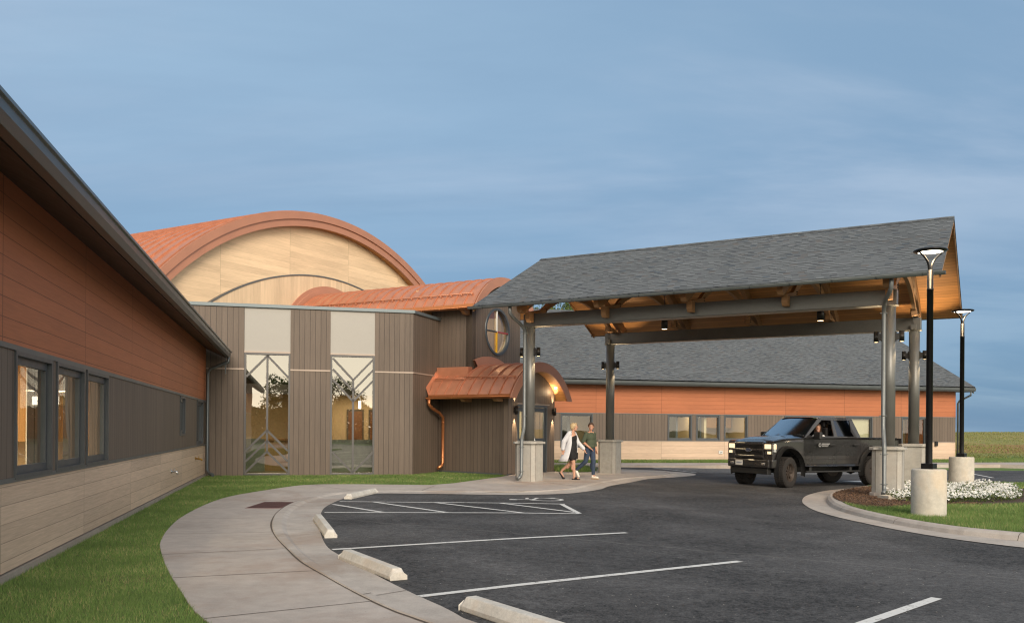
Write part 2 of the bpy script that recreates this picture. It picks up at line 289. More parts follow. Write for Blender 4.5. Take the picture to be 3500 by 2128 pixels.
blade('petal', (0.80, 0.80, 0.77), (0.72, 0.73, 0.70), (0.78, 0.74, 0.6))
plain('bark', (0.11, 0.08, 0.055), 0.95, 0, 0.3, 5, bump=0.8)
# truck & people
plain('truck_paint', (0.036, 0.034, 0.034), 0.28, 0.35, 0.03, 2, 0.5, 0.9)
plain('truck_trim', (0.014, 0.014, 0.014), 0.55)
plain('rubber', (0.022, 0.019, 0.017), 0.9, 0, 0.25, 12, bump=0.5)
plain('dusty_rim', (0.06, 0.045, 0.036), 0.6, 0.4, 0.2, 9)
glass('car_glass', tint=(0.10, 0.11, 0.12), base=0.42, rough=0.12, gcol=(0.72, 0.85, 0.95)); glass('car_glass_dark', tint=(0.015, 0.015, 0.018), base=0.07, gcol=(0.7, 0.8, 1.0))
plain('plate_white', (0.75, 0.73, 0.66), 0.5); plain('plate_ink', (0.18, 0.2, 0.3), 0.6); plain('emblem_blue', (0.03, 0.06, 0.16), 0.3, 0.3)
def skin(name, col):
    g = NG(name); b = g.bsdf(g.val(col, g.mr(g.noise(g.pos(), 18, 3), 0.3, 0.7, 0.93, 1.07)), 0.5, 0, None, 0.4)
    b.inputs['Subsurface Weight'].default_value = 0.12; b.inputs['Subsurface Radius'].default_value = (0.02, 0.008, 0.004); MT[name] = g.m
plain('decal_grey', (0.28, 0.28, 0.28), 0.5); skin('skin', (0.50, 0.28, 0.19)); skin('skin_tan', (0.50, 0.26, 0.17)); skin('lips', (0.42, 0.12, 0.10))
plain('blond_hair', (0.50, 0.37, 0.20), 0.5, 0, 0.25, 40); plain('brown_hair', (0.075, 0.04, 0.022), 0.5, 0, 0.25, 40)
plain('white_cotton', (0.60, 0.60, 0.62), 0.8, 0, 0.03, 12, bump=0.2); plain('black_cloth', (0.012, 0.011, 0.012), 0.85, 0, 0.1, 12)
plain('olive_cloth', (0.062, 0.078, 0.048), 0.9, 0, 0.08, 12); plain('denim', (0.030, 0.048, 0.085), 0.85, 0, 0.25, 14, bump=0.3)
plain('shoe_white', (0.72, 0.68, 0.58), 0.6); plain('shoe_sole', (0.42, 0.27, 0.13), 0.7); plain('eye', (0.02, 0.015, 0.01), 0.2)
for n_, c_ in (('oval_white', (0.75, 0.75, 0.72)), ('oval_black', (0.03, 0.03, 0.03)), ('oval_red', (0.33, 0.03, 0.04)), ('oval_yellow', (0.80, 0.45, 0.02))): plain(n_, c_, 0.4, 0, 0.03)
# ---------------------------------------------------------------- mesh helpers
class Fr:      # a vertical working frame: u along (ux,uy), v to its left-hand normal, z up
    def __init__(s, ox, oy, ang, oz=0.0):
        s.o = (ox, oy, oz); s.u = (math.cos(ang), math.sin(ang)); s.v = (-math.sin(ang), math.cos(ang)); s.ang = ang
    def __call__(s, u, v, z): return (s.o[0] + s.u[0] * u + s.v[0] * v, s.o[1] + s.u[1] * u + s.v[1] * v, s.o[2] + z)
    def sub(s, u, v, dang=0.0):
        p = s(u, v, 0); return Fr(p[0], p[1], s.ang + dang, s.o[2])
WORLD = Fr(0, 0, 0)
WM = {}   # object name -> world matrix, so meshes can be given in world coordinates
class MB:
    def __init__(s): s.v = []; s.f = []; s.uv = []; s.mi = []; s.sm = []
    def poly(s, pts, uv=None, mi=0, sm=False):
        b = len(s.v); s.v += [tuple(p) for p in pts]; s.f.append(list(range(b, b + len(pts)))); s.uv.append(uv or [(p[0], p[1]) for p in pts]); s.mi.append(mi); s.sm.append(sm)
    def box(s, fr, u0, u1, v0, v1, z0, z1, mi=0, skip=''):
        P = fr
        def q(pp, uvs): s.poly([P(*p) for p in pp], uvs, mi)
        if 'f' not in skip: q([(u0, v0, z0), (u1, v0, z0), (u1, v0, z1), (u0, v0, z1)], [(u0, z0), (u1, z0), (u1, z1), (u0, z1)])
        if 'b' not in skip: q([(u1, v1, z0), (u0, v1, z0), (u0, v1, z1), (u1, v1, z1)], [(u1, z0), (u0, z0), (u0, z1), (u1, z1)])
        q([(u0, v1, z0), (u0, v0, z0), (u0, v0, z1), (u0, v1, z1)], [(v1, z0), (v0, z0), (v0, z1), (v1, z1)])
        q([(u1, v0, z0), (u1, v1, z0), (u1, v1, z1), (u1, v0, z1)], [(v0, z0), (v1, z0), (v1, z1), (v0, z1)])
        q([(u0, v0, z1), (u1, v0, z1), (u1, v1, z1), (u0, v1, z1)], [(u0, v0), (u1, v0), (u1, v1), (u0, v1)])
        q([(u0, v1, z0), (u1, v1, z0), (u1, v0, z0), (u0, v0, z0)], [(u0, v1), (u1, v1), (u1, v0), (u0, v0)])
        return s
    def wall(s, fr, u0, u1, v0, v1, z0, z1, holes=(), mi=0):   # a slab with rectangular openings
        us = sorted({u0, u1, *[max(u0, min(u1, h[i])) for h in holes for i in (0, 1)]}); zs = sorted({z0, z1, *[max(z0, min(z1, h[i])) for h in holes for i in (2, 3)]})
        for a, b in zip(us, us[1:]):
            col = []
            for c, d in zip(zs, zs[1:]):
                if b - a < 1e-4 or d - c < 1e-4: continue
                um, zm = (a + b) / 2, (c + d) / 2
                if any(h[0] < um < h[1] and h[2] < zm < h[3] for h in holes): continue
                if col and abs(col[-1][1] - c) < 1e-6: col[-1][1] = d
                else: col.append([c, d])
            for c, d in col: s.box(fr, a, b, v0, v1, c, d, mi)
        return s
    def prism(s, fr, pts, v0, v1, mi=0, sm=False, uvside=None):      # polygon in (u,z) extruded along v
        n = len(pts)
        s.poly([fr(u, v0, z) for u, z in pts], [(u, z) for u, z in pts], mi)
        s.poly([fr(u, v1, z) for u, z in reversed(pts)], [(u, z) for u, z in reversed(pts)], mi)
        L = 0
        for i in range(n):
            a, b = pts[i], pts[(i + 1) % n]; l = math.hypot(b[0] - a[0], b[1] - a[1])
            s.poly([fr(b[0], v0, b[1]), fr(a[0], v0, a[1]), fr(a[0], v1, a[1]), fr(b[0], v1, b[1])], [(v0, L + l), (v0, L), (v1, L), (v1, L + l)], mi, sm); L += l
        return s
    def prismu(s, fr, pts, u0, u1, mi=0, sm=False):    # polygon in (v,z) extruded along u
        f2 = Fr(*fr(0, 0, 0)[:2], fr.ang + math.pi / 2, fr.o[2]); return s.prism(f2, [(v, z) for v, z in pts], -u1, -u0, mi, sm)
    def tube(s, pts, r, n=12, cap=True, mi=0):
        pts = [Vector(p) for p in pts]; rs = r if isinstance(r, (list, tuple)) else [r] * len(pts)
        rings = []; ref = None
        for i, p in enumerate(pts):
            d = (pts[min(i + 1, len(pts) - 1)] - pts[max(i - 1, 0)]).normalized()
            if ref is None: ref = Vector((0, 0, 1)) if abs(d.z) < 0.9 else Vector((1, 0, 0))
            a = (ref - d * ref.dot(d)).normalized(); ref = a; b = d.cross(a)
            rings.append([p + (a * math.cos(t) + b * math.sin(t)) * rs[i] for t in [2 * math.pi * k / n for k in range(n)]])
        for A, B in zip(rings, rings[1:]):
            for k in range(n): s.poly([A[k], A[(k + 1) % n], B[(k + 1) % n], B[k]], None, mi, True)
        if cap: s.poly(list(reversed(rings[0])), None, mi); s.poly(rings[-1], None, mi)
        return s
    def lathe(s, c, prof, n=32, mi=0, sm=True):       # prof (r,z) from bottom to top
        for (r0, z0), (r1, z1) in zip(prof, prof[1:]):
            for k in range(n):
                a, b = 2 * math.pi * k / n, 2 * math.pi * (k + 1) / n
                P = lambda r, z, t: (c[0] + r * math.cos(t), c[1] + r * math.sin(t), c[2] + z)
                pp = [P(r0, z0, a), P(r0, z0, b), P(r1, z1, b), P(r1, z1, a)]
                if r0 < 1e-6: pp = [P(0, z0, 0), P(r1, z1, b), P(r1, z1, a)]
                if r1 < 1e-6: pp = [P(r0, z0, a), P(r0, z0, b), P(0, z1, 0)]
                s.poly(pp, None, mi, sm)
        return s
    def build(s, name, mats, parent=None, bevel=0, merge=True, **props):
        me = bpy.data.meshes.new(name); inv = WM[parent.name].inverted() if parent else None
        vs = [inv @ Vector(v) for v in s.v] if inv else s.v
        me.from_pydata([tuple(v) for v in vs], [], s.f)
        ul = me.uv_layers.new(name='UVMap'); flat = [c for u in s.uv for p in u for c in p]; ul.data.foreach_set('uv', flat)
        me.polygons.foreach_set('material_index', s.mi); me.polygons.foreach_set('use_smooth', s.sm)
        mats = mats if isinstance(mats, (list, tuple)) else [mats]
        for m in mats: me.materials.append(MT[m])
        if merge:
            bm = bmesh.new(); bm.from_mesh(me); bmesh.ops.remove_doubles(bm, verts=bm.verts, dist=0.0004); bm.to_mesh(me); bm.free()
        me.update()
        return link(name, me, parent, bevel, **props)
def link(name, me, parent=None, bevel=0, **props):
    o = bpy.data.objects.new(name, me); COL.objects.link(o)
    if parent: o.parent = parent
    WM[o.name] = WM[parent.name].copy() if parent else Matrix.Identity(4)
    if bevel:
        b = o.modifiers.new('bevel', 'BEVEL'); b.width = bevel; b.segments = 2; b.limit_method = 'ANGLE'; b.angle_limit = R(40)
    for k, v in props.items(): o[k] = v
    return o
def thing(name, label, cat, loc=(0, 0, 0), rot=0.0, group=None):
    o = bpy.data.objects.new(name, None); COL.objects.link(o); o.empty_display_size = 0.2
    o.location = loc; o.rotation_euler = (0, 0, rot); o['label'] = label; o['category'] = cat
    if group: o['group'] = group
    WM[o.name] = Matrix.Translation(loc) @ Matrix.Rotation(rot, 4, 'Z'); return o
def tag(o, label, cat, group=None):
    o['label'] = label; o['category'] = cat
    if group: o['group'] = group
    return o
def dup(root, loc, rot=0.0, label=None):
    def cp(o, par):
        c = o.copy(); COL.objects.link(c); c.parent = par
        for ch in [x for x in bpy.data.objects if x.parent == o]: cp(ch, c)
        return c
    r = cp(root, None); r.location = loc; r.rotation_euler = (0, 0, rot)
    WM[r.name] = Matrix.Translation(loc) @ Matrix.Rotation(rot, 4, 'Z')
    if label: r['label'] = label
    return r
def pointlight(name, loc, e, col=(1, 0.72, 0.42), r=0.05, parent=None, spot=None, aim=None, blend=0.6):
    l = bpy.data.lights.new(name, 'SPOT' if spot else 'POINT'); l.energy = e; l.color = col; l.shadow_soft_size = r
    o = bpy.data.objects.new(name, l); COL.objects.link(o); o.parent = parent
    p = Vector(loc); 
    if spot: l.spot_size = spot; l.spot_blend = blend
    m = Matrix.Translation(p)
    if aim is not None: m = m @ (Vector(aim)).to_track_quat('-Z', 'Y').to_matrix().to_4x4()
    o.matrix_local = (WM[parent.name].inverted() @ m) if parent else m
    return o
def arealight(name, loc, e, sx, sy, col=(1, 0.78, 0.5), parent=None, rot=0):
    l = bpy.data.lights.new(name, 'AREA'); l.shape = 'RECTANGLE'; l.size = sx; l.size_y = sy; l.energy = e; l.color = col
    o = bpy.data.objects.new(name, l); COL.objects.link(o); o.parent = parent
    m = Matrix.Translation(Vector(loc)) @ Matrix.Rotation(rot, 4, 'Z'); o.matrix_local = (WM[parent.name].inverted() @ m) if parent else m
    return o

ALF, BEC = R(13.79), R(-30.08)
LW = Fr(-4.861, 8.317, math.pi / 2 + ALF)         # left wing: u runs away along the wall, v points away from the lawn (into the building)
HW = Fr(-9.459, 26.844, ALF)                      # hall front: u to the right, v away
EW = Fr(23.497, 46.32, ALF)                       # east wing: origin at its right corner
TW = Fr(-1.378, 29.693, BEC)                      # tower and vaults: u toward the right and nearer, v away
CP = Fr(0.501, 25.126, BEC)                       # canopy: origin at the near left column
def zs(x): return -0.03 - 0.01 * min(max(x, 0), 9)

# ---------------------------------------------------------------- ground
def resample(pts, n, closed=False):
    P = np.array(pts, float)
    if closed: P = np.vstack([P, P[:1]])
    # catmull-rom densify
    Q = []
    m = len(P)
    for i in range(m - 1):
        p0 = P[i - 1] if i > 0 else (P[-2] if closed else P[i]); p1 = P[i]; p2 = P[i + 1]; p3 = P[i + 2] if i + 2 < m else (P[1] if closed else P[i + 1])
        for t in np.linspace(0, 1, 10, endpoint=False):
            Q.append(0.5 * ((2 * p1) + (-p0 + p2) * t + (2 * p0 - 5 * p1 + 4 * p2 - p3) * t * t + (-p0 + 3 * p1 - 3 * p2 + p3) * t ** 3))
    Q.append(P[-1]); Q = np.array(Q); d = np.r_[0, np.cumsum(np.hypot(*np.diff(Q, axis=0).T))]
    t = np.linspace(0, d[-1], n); return np.c_[np.interp(t, d, Q[:, 0]), np.interp(t, d, Q[:, 1])]
def flat(name, pts, z, mat, skirt=0.0, **k):
    mb = MB(); zf = z if callable(z) else (lambda x, y: z)
    P = [(x, y, zf(x, y)) for x, y in pts]
    area = sum(P[i][0] * P[(i + 1) % len(P)][1] - P[(i + 1) % len(P)][0] * P[i][1] for i in range(len(P)))
    if area < 0: P.reverse()
    mb.poly(P)
    if skirt:
        for a, b in zip(P, P[1:] + P[:1]): mb.poly([b, a, (a[0], a[1], a[2] - skirt), (b[0], b[1], b[2] - skirt)])
    o = mb.build(name, mat, merge=False, **k)
    bm = bmesh.new(); bm.from_mesh(o.data); bmesh.ops.triangulate(bm, faces=[f for f in bm.faces if len(f.verts) > 4], ngon_method='EAR_CLIP'); bm.to_mesh(o.data); bm.free()
    return o
def heightz(x, y):
    d = max(0.0, y - 47 + max(0, 10 - x) * 0.0); t = min(1, d / 55.0); z = -0.16 + 1.62 * (t * t * (3 - 2 * t))
    z += 0.05 * math.sin(x * 0.11) * t + 0.04 * math.sin(x * 0.31 + y * 0.07) * t
    if y > 110: z -= (y - 110) * 0.03
    return z
mb = MB()
gx = [-1500, -400, -120, -60] + [x for x in range(-40, 121, 4)] + [200, 500, 1500]; gy = [-900, -200, -40, 0, 20, 40, 47] + [y for y in range(50, 120, 4)] + [150, 300, 1500]
for i in range(len(gx) - 1):
    for j in range(len(gy) - 1):
        mb.poly([(gx[a], gy[b], heightz(gx[a], gy[b])) for a, b in ((i, j), (i + 1, j), (i + 1, j + 1), (i, j + 1))], sm=True)
mb.build('ground', 'meadow', kind='structure')
# asphalt
mb = MB(); ax = [-8, 0, 9, 60]; ay = [-25, 10, 37.0]
for i in range(3):
    for j in range(2): mb.poly([(ax[a], ay[b], zs(ax[a])) for a, b in ((i, j), (i + 1, j), (i + 1, j + 1), (i, j + 1))])
lot = mb.build('parking_lot', 'asphalt', kind='structure')
walk_in = [(0.9, 2.4), (-0.6, 4.3), (-2.3, 6.68), (-2.99, 7.94), (-3.69, 9.36), (-4.27, 10.65), (-4.58, 11.42), (-5.04, 12.85), (-5.51, 14.67), (-5.94, 17.12), (-6.08, 18.97), (-5.88, 20.7), (-5.5, 22.6), (-5.0, 23.15), (-3.97, 23.26), (-2.14, 23.17), (-1.6, 23.95), (-0.25, 27.6)]
joint = [(2.2, 3.4), (0.6, 5.0), (-0.63, 6.73), (-0.99, 7.22), (-1.46, 8.03), (-1.92, 8.91), (-2.32, 9.71), (-2.73, 10.7), (-3.16, 11.79), (-3.5, 12.79), (-3.82, 13.95), (-4.12, 15.34), (-4.32, 16.92), (-4.36, 18.25), (-4.28, 19.65), (-4.0, 20.75), (-3.32, 21.06), (-2.17, 20.92), (-0.68, 20.78), (0.15, 20.86), (0.91, 21.43), (1.5, 22.28), (2.27, 24.65), (3.54, 27.1), (4.48, 28.36), (5.3, 29.56), (5.45, 30.57), (5.35, 31.5), (4.17, 32.43), (3.2, 32.9)]
edge = [(2.6, 3.7), (1.0, 5.3), (-0.27, 6.88), (-0.53, 7.39), (-0.87, 8.01), (-1.28, 8.82), (-1.7, 9.72), (-2.0, 10.35), (-2.36, 11.21), (-2.78, 12.73), (-3.13, 14.28), (-3.51, 16.27), (-3.62, 17.66), (-3.6, 18.93), (-3.42, 20.0), (-3.0, 20.42), (-1.49, 20.34), (0.04, 20.23), (1.2, 20.82), (1.6, 21.29), (2.28, 22.6), (2.72, 24.1), (3.55, 25.98), (4.42, 28.0), (5.58, 29.42), (6.35, 30.6), (6.66, 31.8), (6.38, 33.0), (5.5, 33.9), (4.3, 34.4)]
wi = [(-0.6, 4.3)] + [tuple(p) for p in resample(walk_in[1:14], 60)][1:] + walk_in[14:]
A_, B_ = resample(joint, 150), resample(edge, 150)
# pair each joint point with the edge by common fraction between anchors
walk_poly = [tuple(p) for p in A_] + [(3.0, 33.6), (1.9, 33.6), (2.55, 30.9), (1.62, 31.15), (1.45, 31.0), (-0.1, 28.3)] + list(reversed(wi)) 
walkp = [p for p in walk_poly]
flat('sidewalk', walkp, 0.0, 'walk_concrete', skirt=0.12, kind='structure')
mb = MB(); prof = [(0, -0.001), (0.03, 0.014), (0.20, 0.012), (0.30, -0.021), (1.0, None)]
pan = B_
for i in range(149):
    for (t0, z0), (t1, z1) in zip(prof, prof[1:]):
        q = []
        for k, t, z in ((i, t0, z0), (i, t1, z1), (i + 1, t1, z1), (i + 1, t0, z0)):
            p = A_[k] * (1 - t) + B_[k] * t; zz = z if z is not None else zs(p[0]) + 0.006
            if A_[k][1] > 20.3 and A_[k][0] > -3.9: zz = (zs(p[0]) + 0.006) * t if z is None or z < -0.01 else z   # flush ramp in front of the entrance
            if z is not None and t == 0: zz = -0.001
            q.append((p[0], p[1], zz))
        mb.poly(q)
mb.build('kerb', 'curb_concrete', kind='structure')
# joints in the concrete
def strip(mb, pts, w, z, dz=0.004):
    P = [Vector((x, y, 0)) for x, y in pts]
    L = []
    for i, p in enumerate(P):
        d = (P[min(i + 1, len(P) - 1)] - P[max(i - 1, 0)]).normalized(); n = Vector((-d.y, d.x, 0)) * w / 2
        if callable(w): pass
        L.append((p - n, p + n))
    zf = z if callable(z) else (lambda x, y: z)
    for (a, b), (c, d) in zip(L, L[1:]): mb.poly([(q.x, q.y, zf(q.x, q.y) + dz) for q in (a, c, d, b)])
mb = MB()
jj = [tuple(p) for p in A_]
for i in range(len(jj) - 1):      # wandering width of the open joint
    w0 = 0.022 + 0.014 * math.sin(i * 0.45) + random.uniform(-.004, .004); strip(mb, [jj[i], jj[i + 1]], max(0.012, w0), 0.0)
def cross(f0, i1, ext=None):      # transverse joint from the lawn side of the walk to joint point i1
    a = f0; b = A_[i1]; strip(mb, [a, tuple(b)], 0.011, 0.0)
for y in (7.6, 9.2, 10.9, 12.6, 14.4, 16.2, 18.0, 19.8):
    ia = int(np.argmin(np.abs(A_[:110, 1] - y))); b = A_[ia]; n = Vector((A_[ia + 1][1] - A_[ia - 1][1], -(A_[ia + 1][0] - A_[ia - 1][0]))).normalized()
    W_ = np.array(wi); dd = [abs((w[0] - b[0]) * n.y - (w[1] - b[1]) * n.x) + (0 if w[0] < b[0] else 99) for w in W_]; a = W_[int(np.argmin(dd))]
    strip(mb, [tuple(a), tuple(b)], 0.012, 0.0)
strip(mb, [(-2.0, 23.0), (-2.17, 20.95)], 0.014, 0.0); strip(mb, [(-5.3, 23.0), (-3.9, 21.0)], 0.014, 0.0)
strip(mb, [(-0.9, 25.3), (0.0, 24.6)], 0.014, 0.0); strip(mb, [(1.0, 24.55), (1.75, 23.0)], 0.016, 0.0); strip(mb, [(1.4, 29.0), (3.3, 26.9)], 0.014, 0.0); strip(mb, [(2.0, 31.6), (4.9, 29.0)], 0.014, 0.0)
mb.build('concrete_joints', 'joint', kind='structure')
mb = MB()
for i in (22, 40, 58, 76, 96, 112, 128):
    a, b = A_[i], B_[i]; q = [tuple(a * (1 - t) + b * t) for t in (0.03, 0.20, 0.30, 0.98)]; zz = [0.012, 0.013, -0.018, zs(b[0]) + 0.006]
    d = Vector((A_[i + 1][0] - A_[i][0], A_[i + 1][1] - A_[i][1], 0)).normalized() * 0.006
    for k in range(3):
        p0, p1 = Vector((*q[k], zz[k] + 0.005)), Vector((*q[k + 1], zz[k + 1] + 0.005)); mb.poly([p0 - d, p1 - d, p1 + d, p0 + d])
mb.build('kerb_joints', 'joint', kind='structure')
# lawn beside the left wing and hall
lawn = [(-4.85 + 3.6, -6.8)] + [LW(0.0 + u, -0.02, 0)[:2] for u in (-10, 0, 18.9)] + [HW(u, -0.0, 0)[:2] for u in (0.1, 6.42)] + [(-2.541, 30.37), (-0.15, 28.3), (-0.25, 27.6)] + list(reversed(walk_in[14:-1])) + list(reversed([tuple(p) for p in resample(walk_in[1:14], 60)])) + [(1.5, 1.0), (3.5, -2.5)]
flat('lawn', lawn, -0.012, 'turf', skirt=0.1, kind='structure')
flat('lawn', [(1.55, 31.1), (1.7, 30.7), (2.2, 30.45), (2.7, 30.7), (3.1, 31.6), (2.8, 33.4), (1.9, 34.2), (1.55, 33.5)], 0.006, 'turf', kind='structure')
# far strip in front of the east wing
def ew(u, v): return EW(u, v, 0)[:2]
flat('lawn', [ew(-31, 0.02), ew(-31, -2.4), ew(-20, -2.4), ew(-2, -2.9), ew(12, -3.2), ew(30, -3.4), ew(30, 1.5), ew(0.2, 1.5), ew(0.2, 0.02)], 0.0, 'turf', skirt=.1, kind='structure')
flat('sidewalk', [ew(-31, -2.4), ew(-31, -4.3), ew(-17, -5.2), ew(-14, -4.4), ew(-2, -5.2), ew(0, -8.2), ew(30, -9.5), ew(30, -3.4), ew(12, -3.2), ew(-2, -2.9), ew(-20, -2.4)], 0.004, 'walk_concrete', skirt=0.25, kind='structure')
mb = MB(); mb.prism(Fr(*ew(0.1, -8.35), ALF - 0.045), [(0, -0.13), (0, 0.05), (30, 0.05), (30, -0.13)], -0.12, 0.12); mb.build('kerb', 'curb_concrete', bevel=0.02, kind='structure')
flat('sidewalk', [(2.0, 33.6), (3.2, 33.6), (3.3, 40.3), (1.6, 40.1)], 0.002, 'walk_concrete', kind='structure')
# island
iso = [(10.07, 25.08), (8.8, 23.97), (7.88, 22.66), (7.17, 21.33), (6.63, 19.94), (6.3, 18.78), (6.05, 17.4), (6.01, 16.14), (6.1, 15.06), (6.25, 14.03), (6.5, 13.15), (6.81, 12.53), (7.2, 12.0), (8.0, 11.2), (9.5, 10.5), (12, 10.0), (17, 9.8), (24, 10.2), (26, 16), (24, 24.5), (18, 26.7), (14.55, 26.9), (12.2, 26.6), (11.0, 25.95)]
isf = [(10.0, 24.5), (9.0, 23.3), (8.25, 22.25), (7.6, 21.05), (7.12, 19.75), (6.72, 18.35), (6.54, 17.19), (6.53, 15.85), (6.65, 14.71), (6.93, 13.74), (7.31, 13.2), (7.9, 12.5), (8.8, 11.8), (9.9, 11.2), (12.2, 10.7), (17, 10.5), (23.5, 10.9), (25.4, 16), (23.5, 24.0), (18, 26.1), (14.55, 26.4), (12.5, 26.1), (11.2, 25.45)]
N = 220; O_, F_ = resample(iso, N, True), resample(isf, N, True)
cen = np.array([12.5, 18.0]); 
def inset(P, d):
    T = np.roll(P, -1, 0) - np.roll(P, 1, 0); T /= np.hypot(*T.T)[:, None]; n = np.c_[-T[:, 1], T[:, 0]]; s_ = np.sign(((cen - P) * n).sum(1).mean()); return P + n * d * s_
P1, P2, P3 = inset(F_, 0.03), inset(F_, 0.09), inset(F_, 0.24)
mb = MB()
rings = [(O_, lambda p: zs(p[0]) + 0.010), (F_, lambda p: zs(p[0]) + 0.002), (P1, lambda p: -0.035), (P2, lambda p: 0.0), (P3, lambda p: 0.002)]
for (a, za), (b, zb) in zip(rings, rings[1:]):
    for i in range(N - 1): mb.poly([(*a[i], za(a[i])), (*a[i + 1], za(a[i + 1])), (*b[i + 1], zb(b[i + 1])), (*b[i], zb(b[i]))], sm=False)
mb.build('kerb', 'curb_concrete', kind='structure')
isl_in = [tuple(p) for p in P3[:-1]]
flat('lawn', isl_in, -0.006, 'turf', kind='structure')
mb = MB()
for i in range(12, N - 1, 9):
    for (a, za), (b, zb) in zip(rings, rings[1:]):
        d = (O_[i + 1] - O_[i]); d = d / np.hypot(*d) * 0.005
        mb.poly([(*(a[i] - d), za(a[i]) + .004), (*(a[i] + d), za(a[i]) + .004), (*(b[i] + d), zb(b[i]) + .004), (*(b[i] - d), zb(b[i]) + .004)])
mb.build('kerb_joints', 'joint', kind='structure')
def blob2(pts, n=60): return [tuple(p) for p in resample(pts, n, True)]
mul = blob2([(7.15, 19.3), (6.98, 17.85), (7.25, 17.3), (7.9, 17.6), (8.6, 18.1), (9.6, 18.1), (10.9, 18.6), (12.0, 19.6), (13.2, 21.4), (13.6, 23.6), (13.5, 24.1), (11.5, 24.2), (10.0, 23.9), (9.0, 23.0), (8.3, 22.0), (7.65, 20.8)])
flat('mulch_bed', mul, 0.006, 'mulch', kind='stuff')
# paint
def zl(x, y): return zs(x)
def seg(a, b, w, name='painted_line', n=8):
    mb = MB(); pts = [(a[0] + (b[0] - a[0]) * t / n, a[1] + (b[1] - a[1]) * t / n) for t in range(n + 1)]
    strip(mb, pts, w, zl, 0.006); return mb.build(name, 'line_paint', lot)
seg((-3.55, 18.07), (1.10, 17.97), 0.10); seg((-3.36, 15.72), (1.24, 15.97), 0.10); seg((1.02, 18.0), (1.24, 16.0), 0.10)
for a, b in (((-3.55, 17.40), (-2.3, 15.80)), ((-2.82, 18.0), (-1.15, 15.86)), ((-1.56, 17.98), (0.21, 15.93)), ((-0.22, 17.95), (1.18, 16.2))): seg(a, b, 0.095)
seg((-2.24, 10.95), (1.73, 13.11), 0.10); seg((-0.83, 7.94), (2.72, 10.39), 0.10); seg((2.2, 6.43), (4.02, 8.25), 0.10, n=4)
seg((17.85, 33.86), (17.1, 31.06), 0.11)
# wheelchair symbol, lying with its head to the left
mb = MB(); X0, Y0 = 0.02, 18.78
def arc(cx, cy, r, a0, a1, n=18): return [(cx + r * math.cos(R(a0 + (a1 - a0) * k / n)), cy + r * math.sin(R(a0 + (a1 - a0) * k / n))) for k in range(n + 1)]
strip(mb, arc(X0 + 0.72, Y0 + 0.28, 0.36, -160, 110), 0.085, zl, .006)
strip(mb, [(X0 + 0.12, Y0 + 0.12), (X0 + 0.45, Y0 + 0.2), (X0 + 0.55, Y0 + 0.62), (X0 + 0.95, Y0 + 0.72)], 0.09, zl, .006)
strip(mb, [(X0 + 0.30, Y0 + 0.35), (X0 + 0.34, Y0 + 0.6), ], 0.07, zl, .006)
mb.poly([(x, y, zs(x) + .0065) for x, y in arc(X0 + 0.02, Y0 + 0.1, 0.10, 0, 340, 14)])
mb.build('wheelchair_symbol', 'line_paint', lot)
# hatched zone by the far walk
hm = [((5.99, 37.0), (6.97, 32.74))]
seg((5.9, 36.7), (6.97, 32.9), 0.1)
for k in range(6):
    a = (6.1 + 0.16 * k + 0.15, 36.4 - 0.68 * k); seg(a, (a[0] + 6.2 + 0.3 * k, a[1] + 0.6), 0.10)
for a, b in (((10.6, 32.2), (13.2, 33.4)), ((12.4, 30.0), (14.6, 31.0))): seg(a, b, 0.1)
mb = MB(); mb.poly([(x, y, zs(x) + .006) for x, y in ((10.55, 28.0), (11.75, 27.7), (11.9, 28.15), (11.3, 28.6))]); mb.build('arrow_marking', 'line_paint', lot)
# grass blades
def inside(P, poly):
    x, y = P[:, 0], P[:, 1]; r = np.zeros(len(P), bool); q = np.array(poly); j = len(q) - 1
    for i in range(len(q)):
        c = ((q[i, 1] > y) != (q[j, 1] > y)) & (x < (q[j, 0] - q[i, 0]) * (y - q[i, 1]) / (q[j, 1] - q[i, 1] + 1e-12) + q[i, 0]); r ^= c; j = i
    return r
def blades(name, poly, dens, h, w, z0, mat, label='grass', near=None, hmul=1.0, keep=None):
    q = np.array(poly); lo, hi = q.min(0), q.max(0); n = int((hi - lo).prod() * dens(0) if callable(dens) else (hi - lo).prod() * dens)
    P = rng.uniform(lo, hi, (n, 2)); P = P[inside(P, poly)]
    D = np.hypot(P[:, 0], P[:, 1])
    if near: 
        P = P[rng.random(len(P)) < np.clip((near / np.maximum(D, 0.1)) ** 1.7, 0, 1)]; D = np.hypot(P[:, 0], P[:, 1])
    if keep is not None: k = keep(P); P = P[k]; D = D[k]
    n = len(P); ang = rng.uniform(0, 2 * math.pi, n); hh = h * rng.uniform(0.5, 1.35, n) * hmul; wk = w * np.clip(D / (near or 1e9), 1, 3.2) if near else np.full(n, w)
    lean = rng.uniform(0.1, 0.9, n) * hh; la = rng.uniform(0, 2 * math.pi, n)
    ca, sa = np.cos(ang), np.sin(ang); V = np.zeros((n, 3, 3))
    V[:, 0, 0] = P[:, 0] - ca * wk / 2; V[:, 0, 1] = P[:, 1] - sa * wk / 2; V[:, 1, 0] = P[:, 0] + ca * wk / 2; V[:, 1, 1] = P[:, 1] + sa * wk / 2
    V[:, 0, 2] = V[:, 1, 2] = z0 - 0.004; V[:, 2, 0] = P[:, 0] + np.cos(la) * lean; V[:, 2, 1] = P[:, 1] + np.sin(la) * lean; V[:, 2, 2] = z0 + hh
    return rawmesh(name, V.reshape(-1, 3), 3, mat)
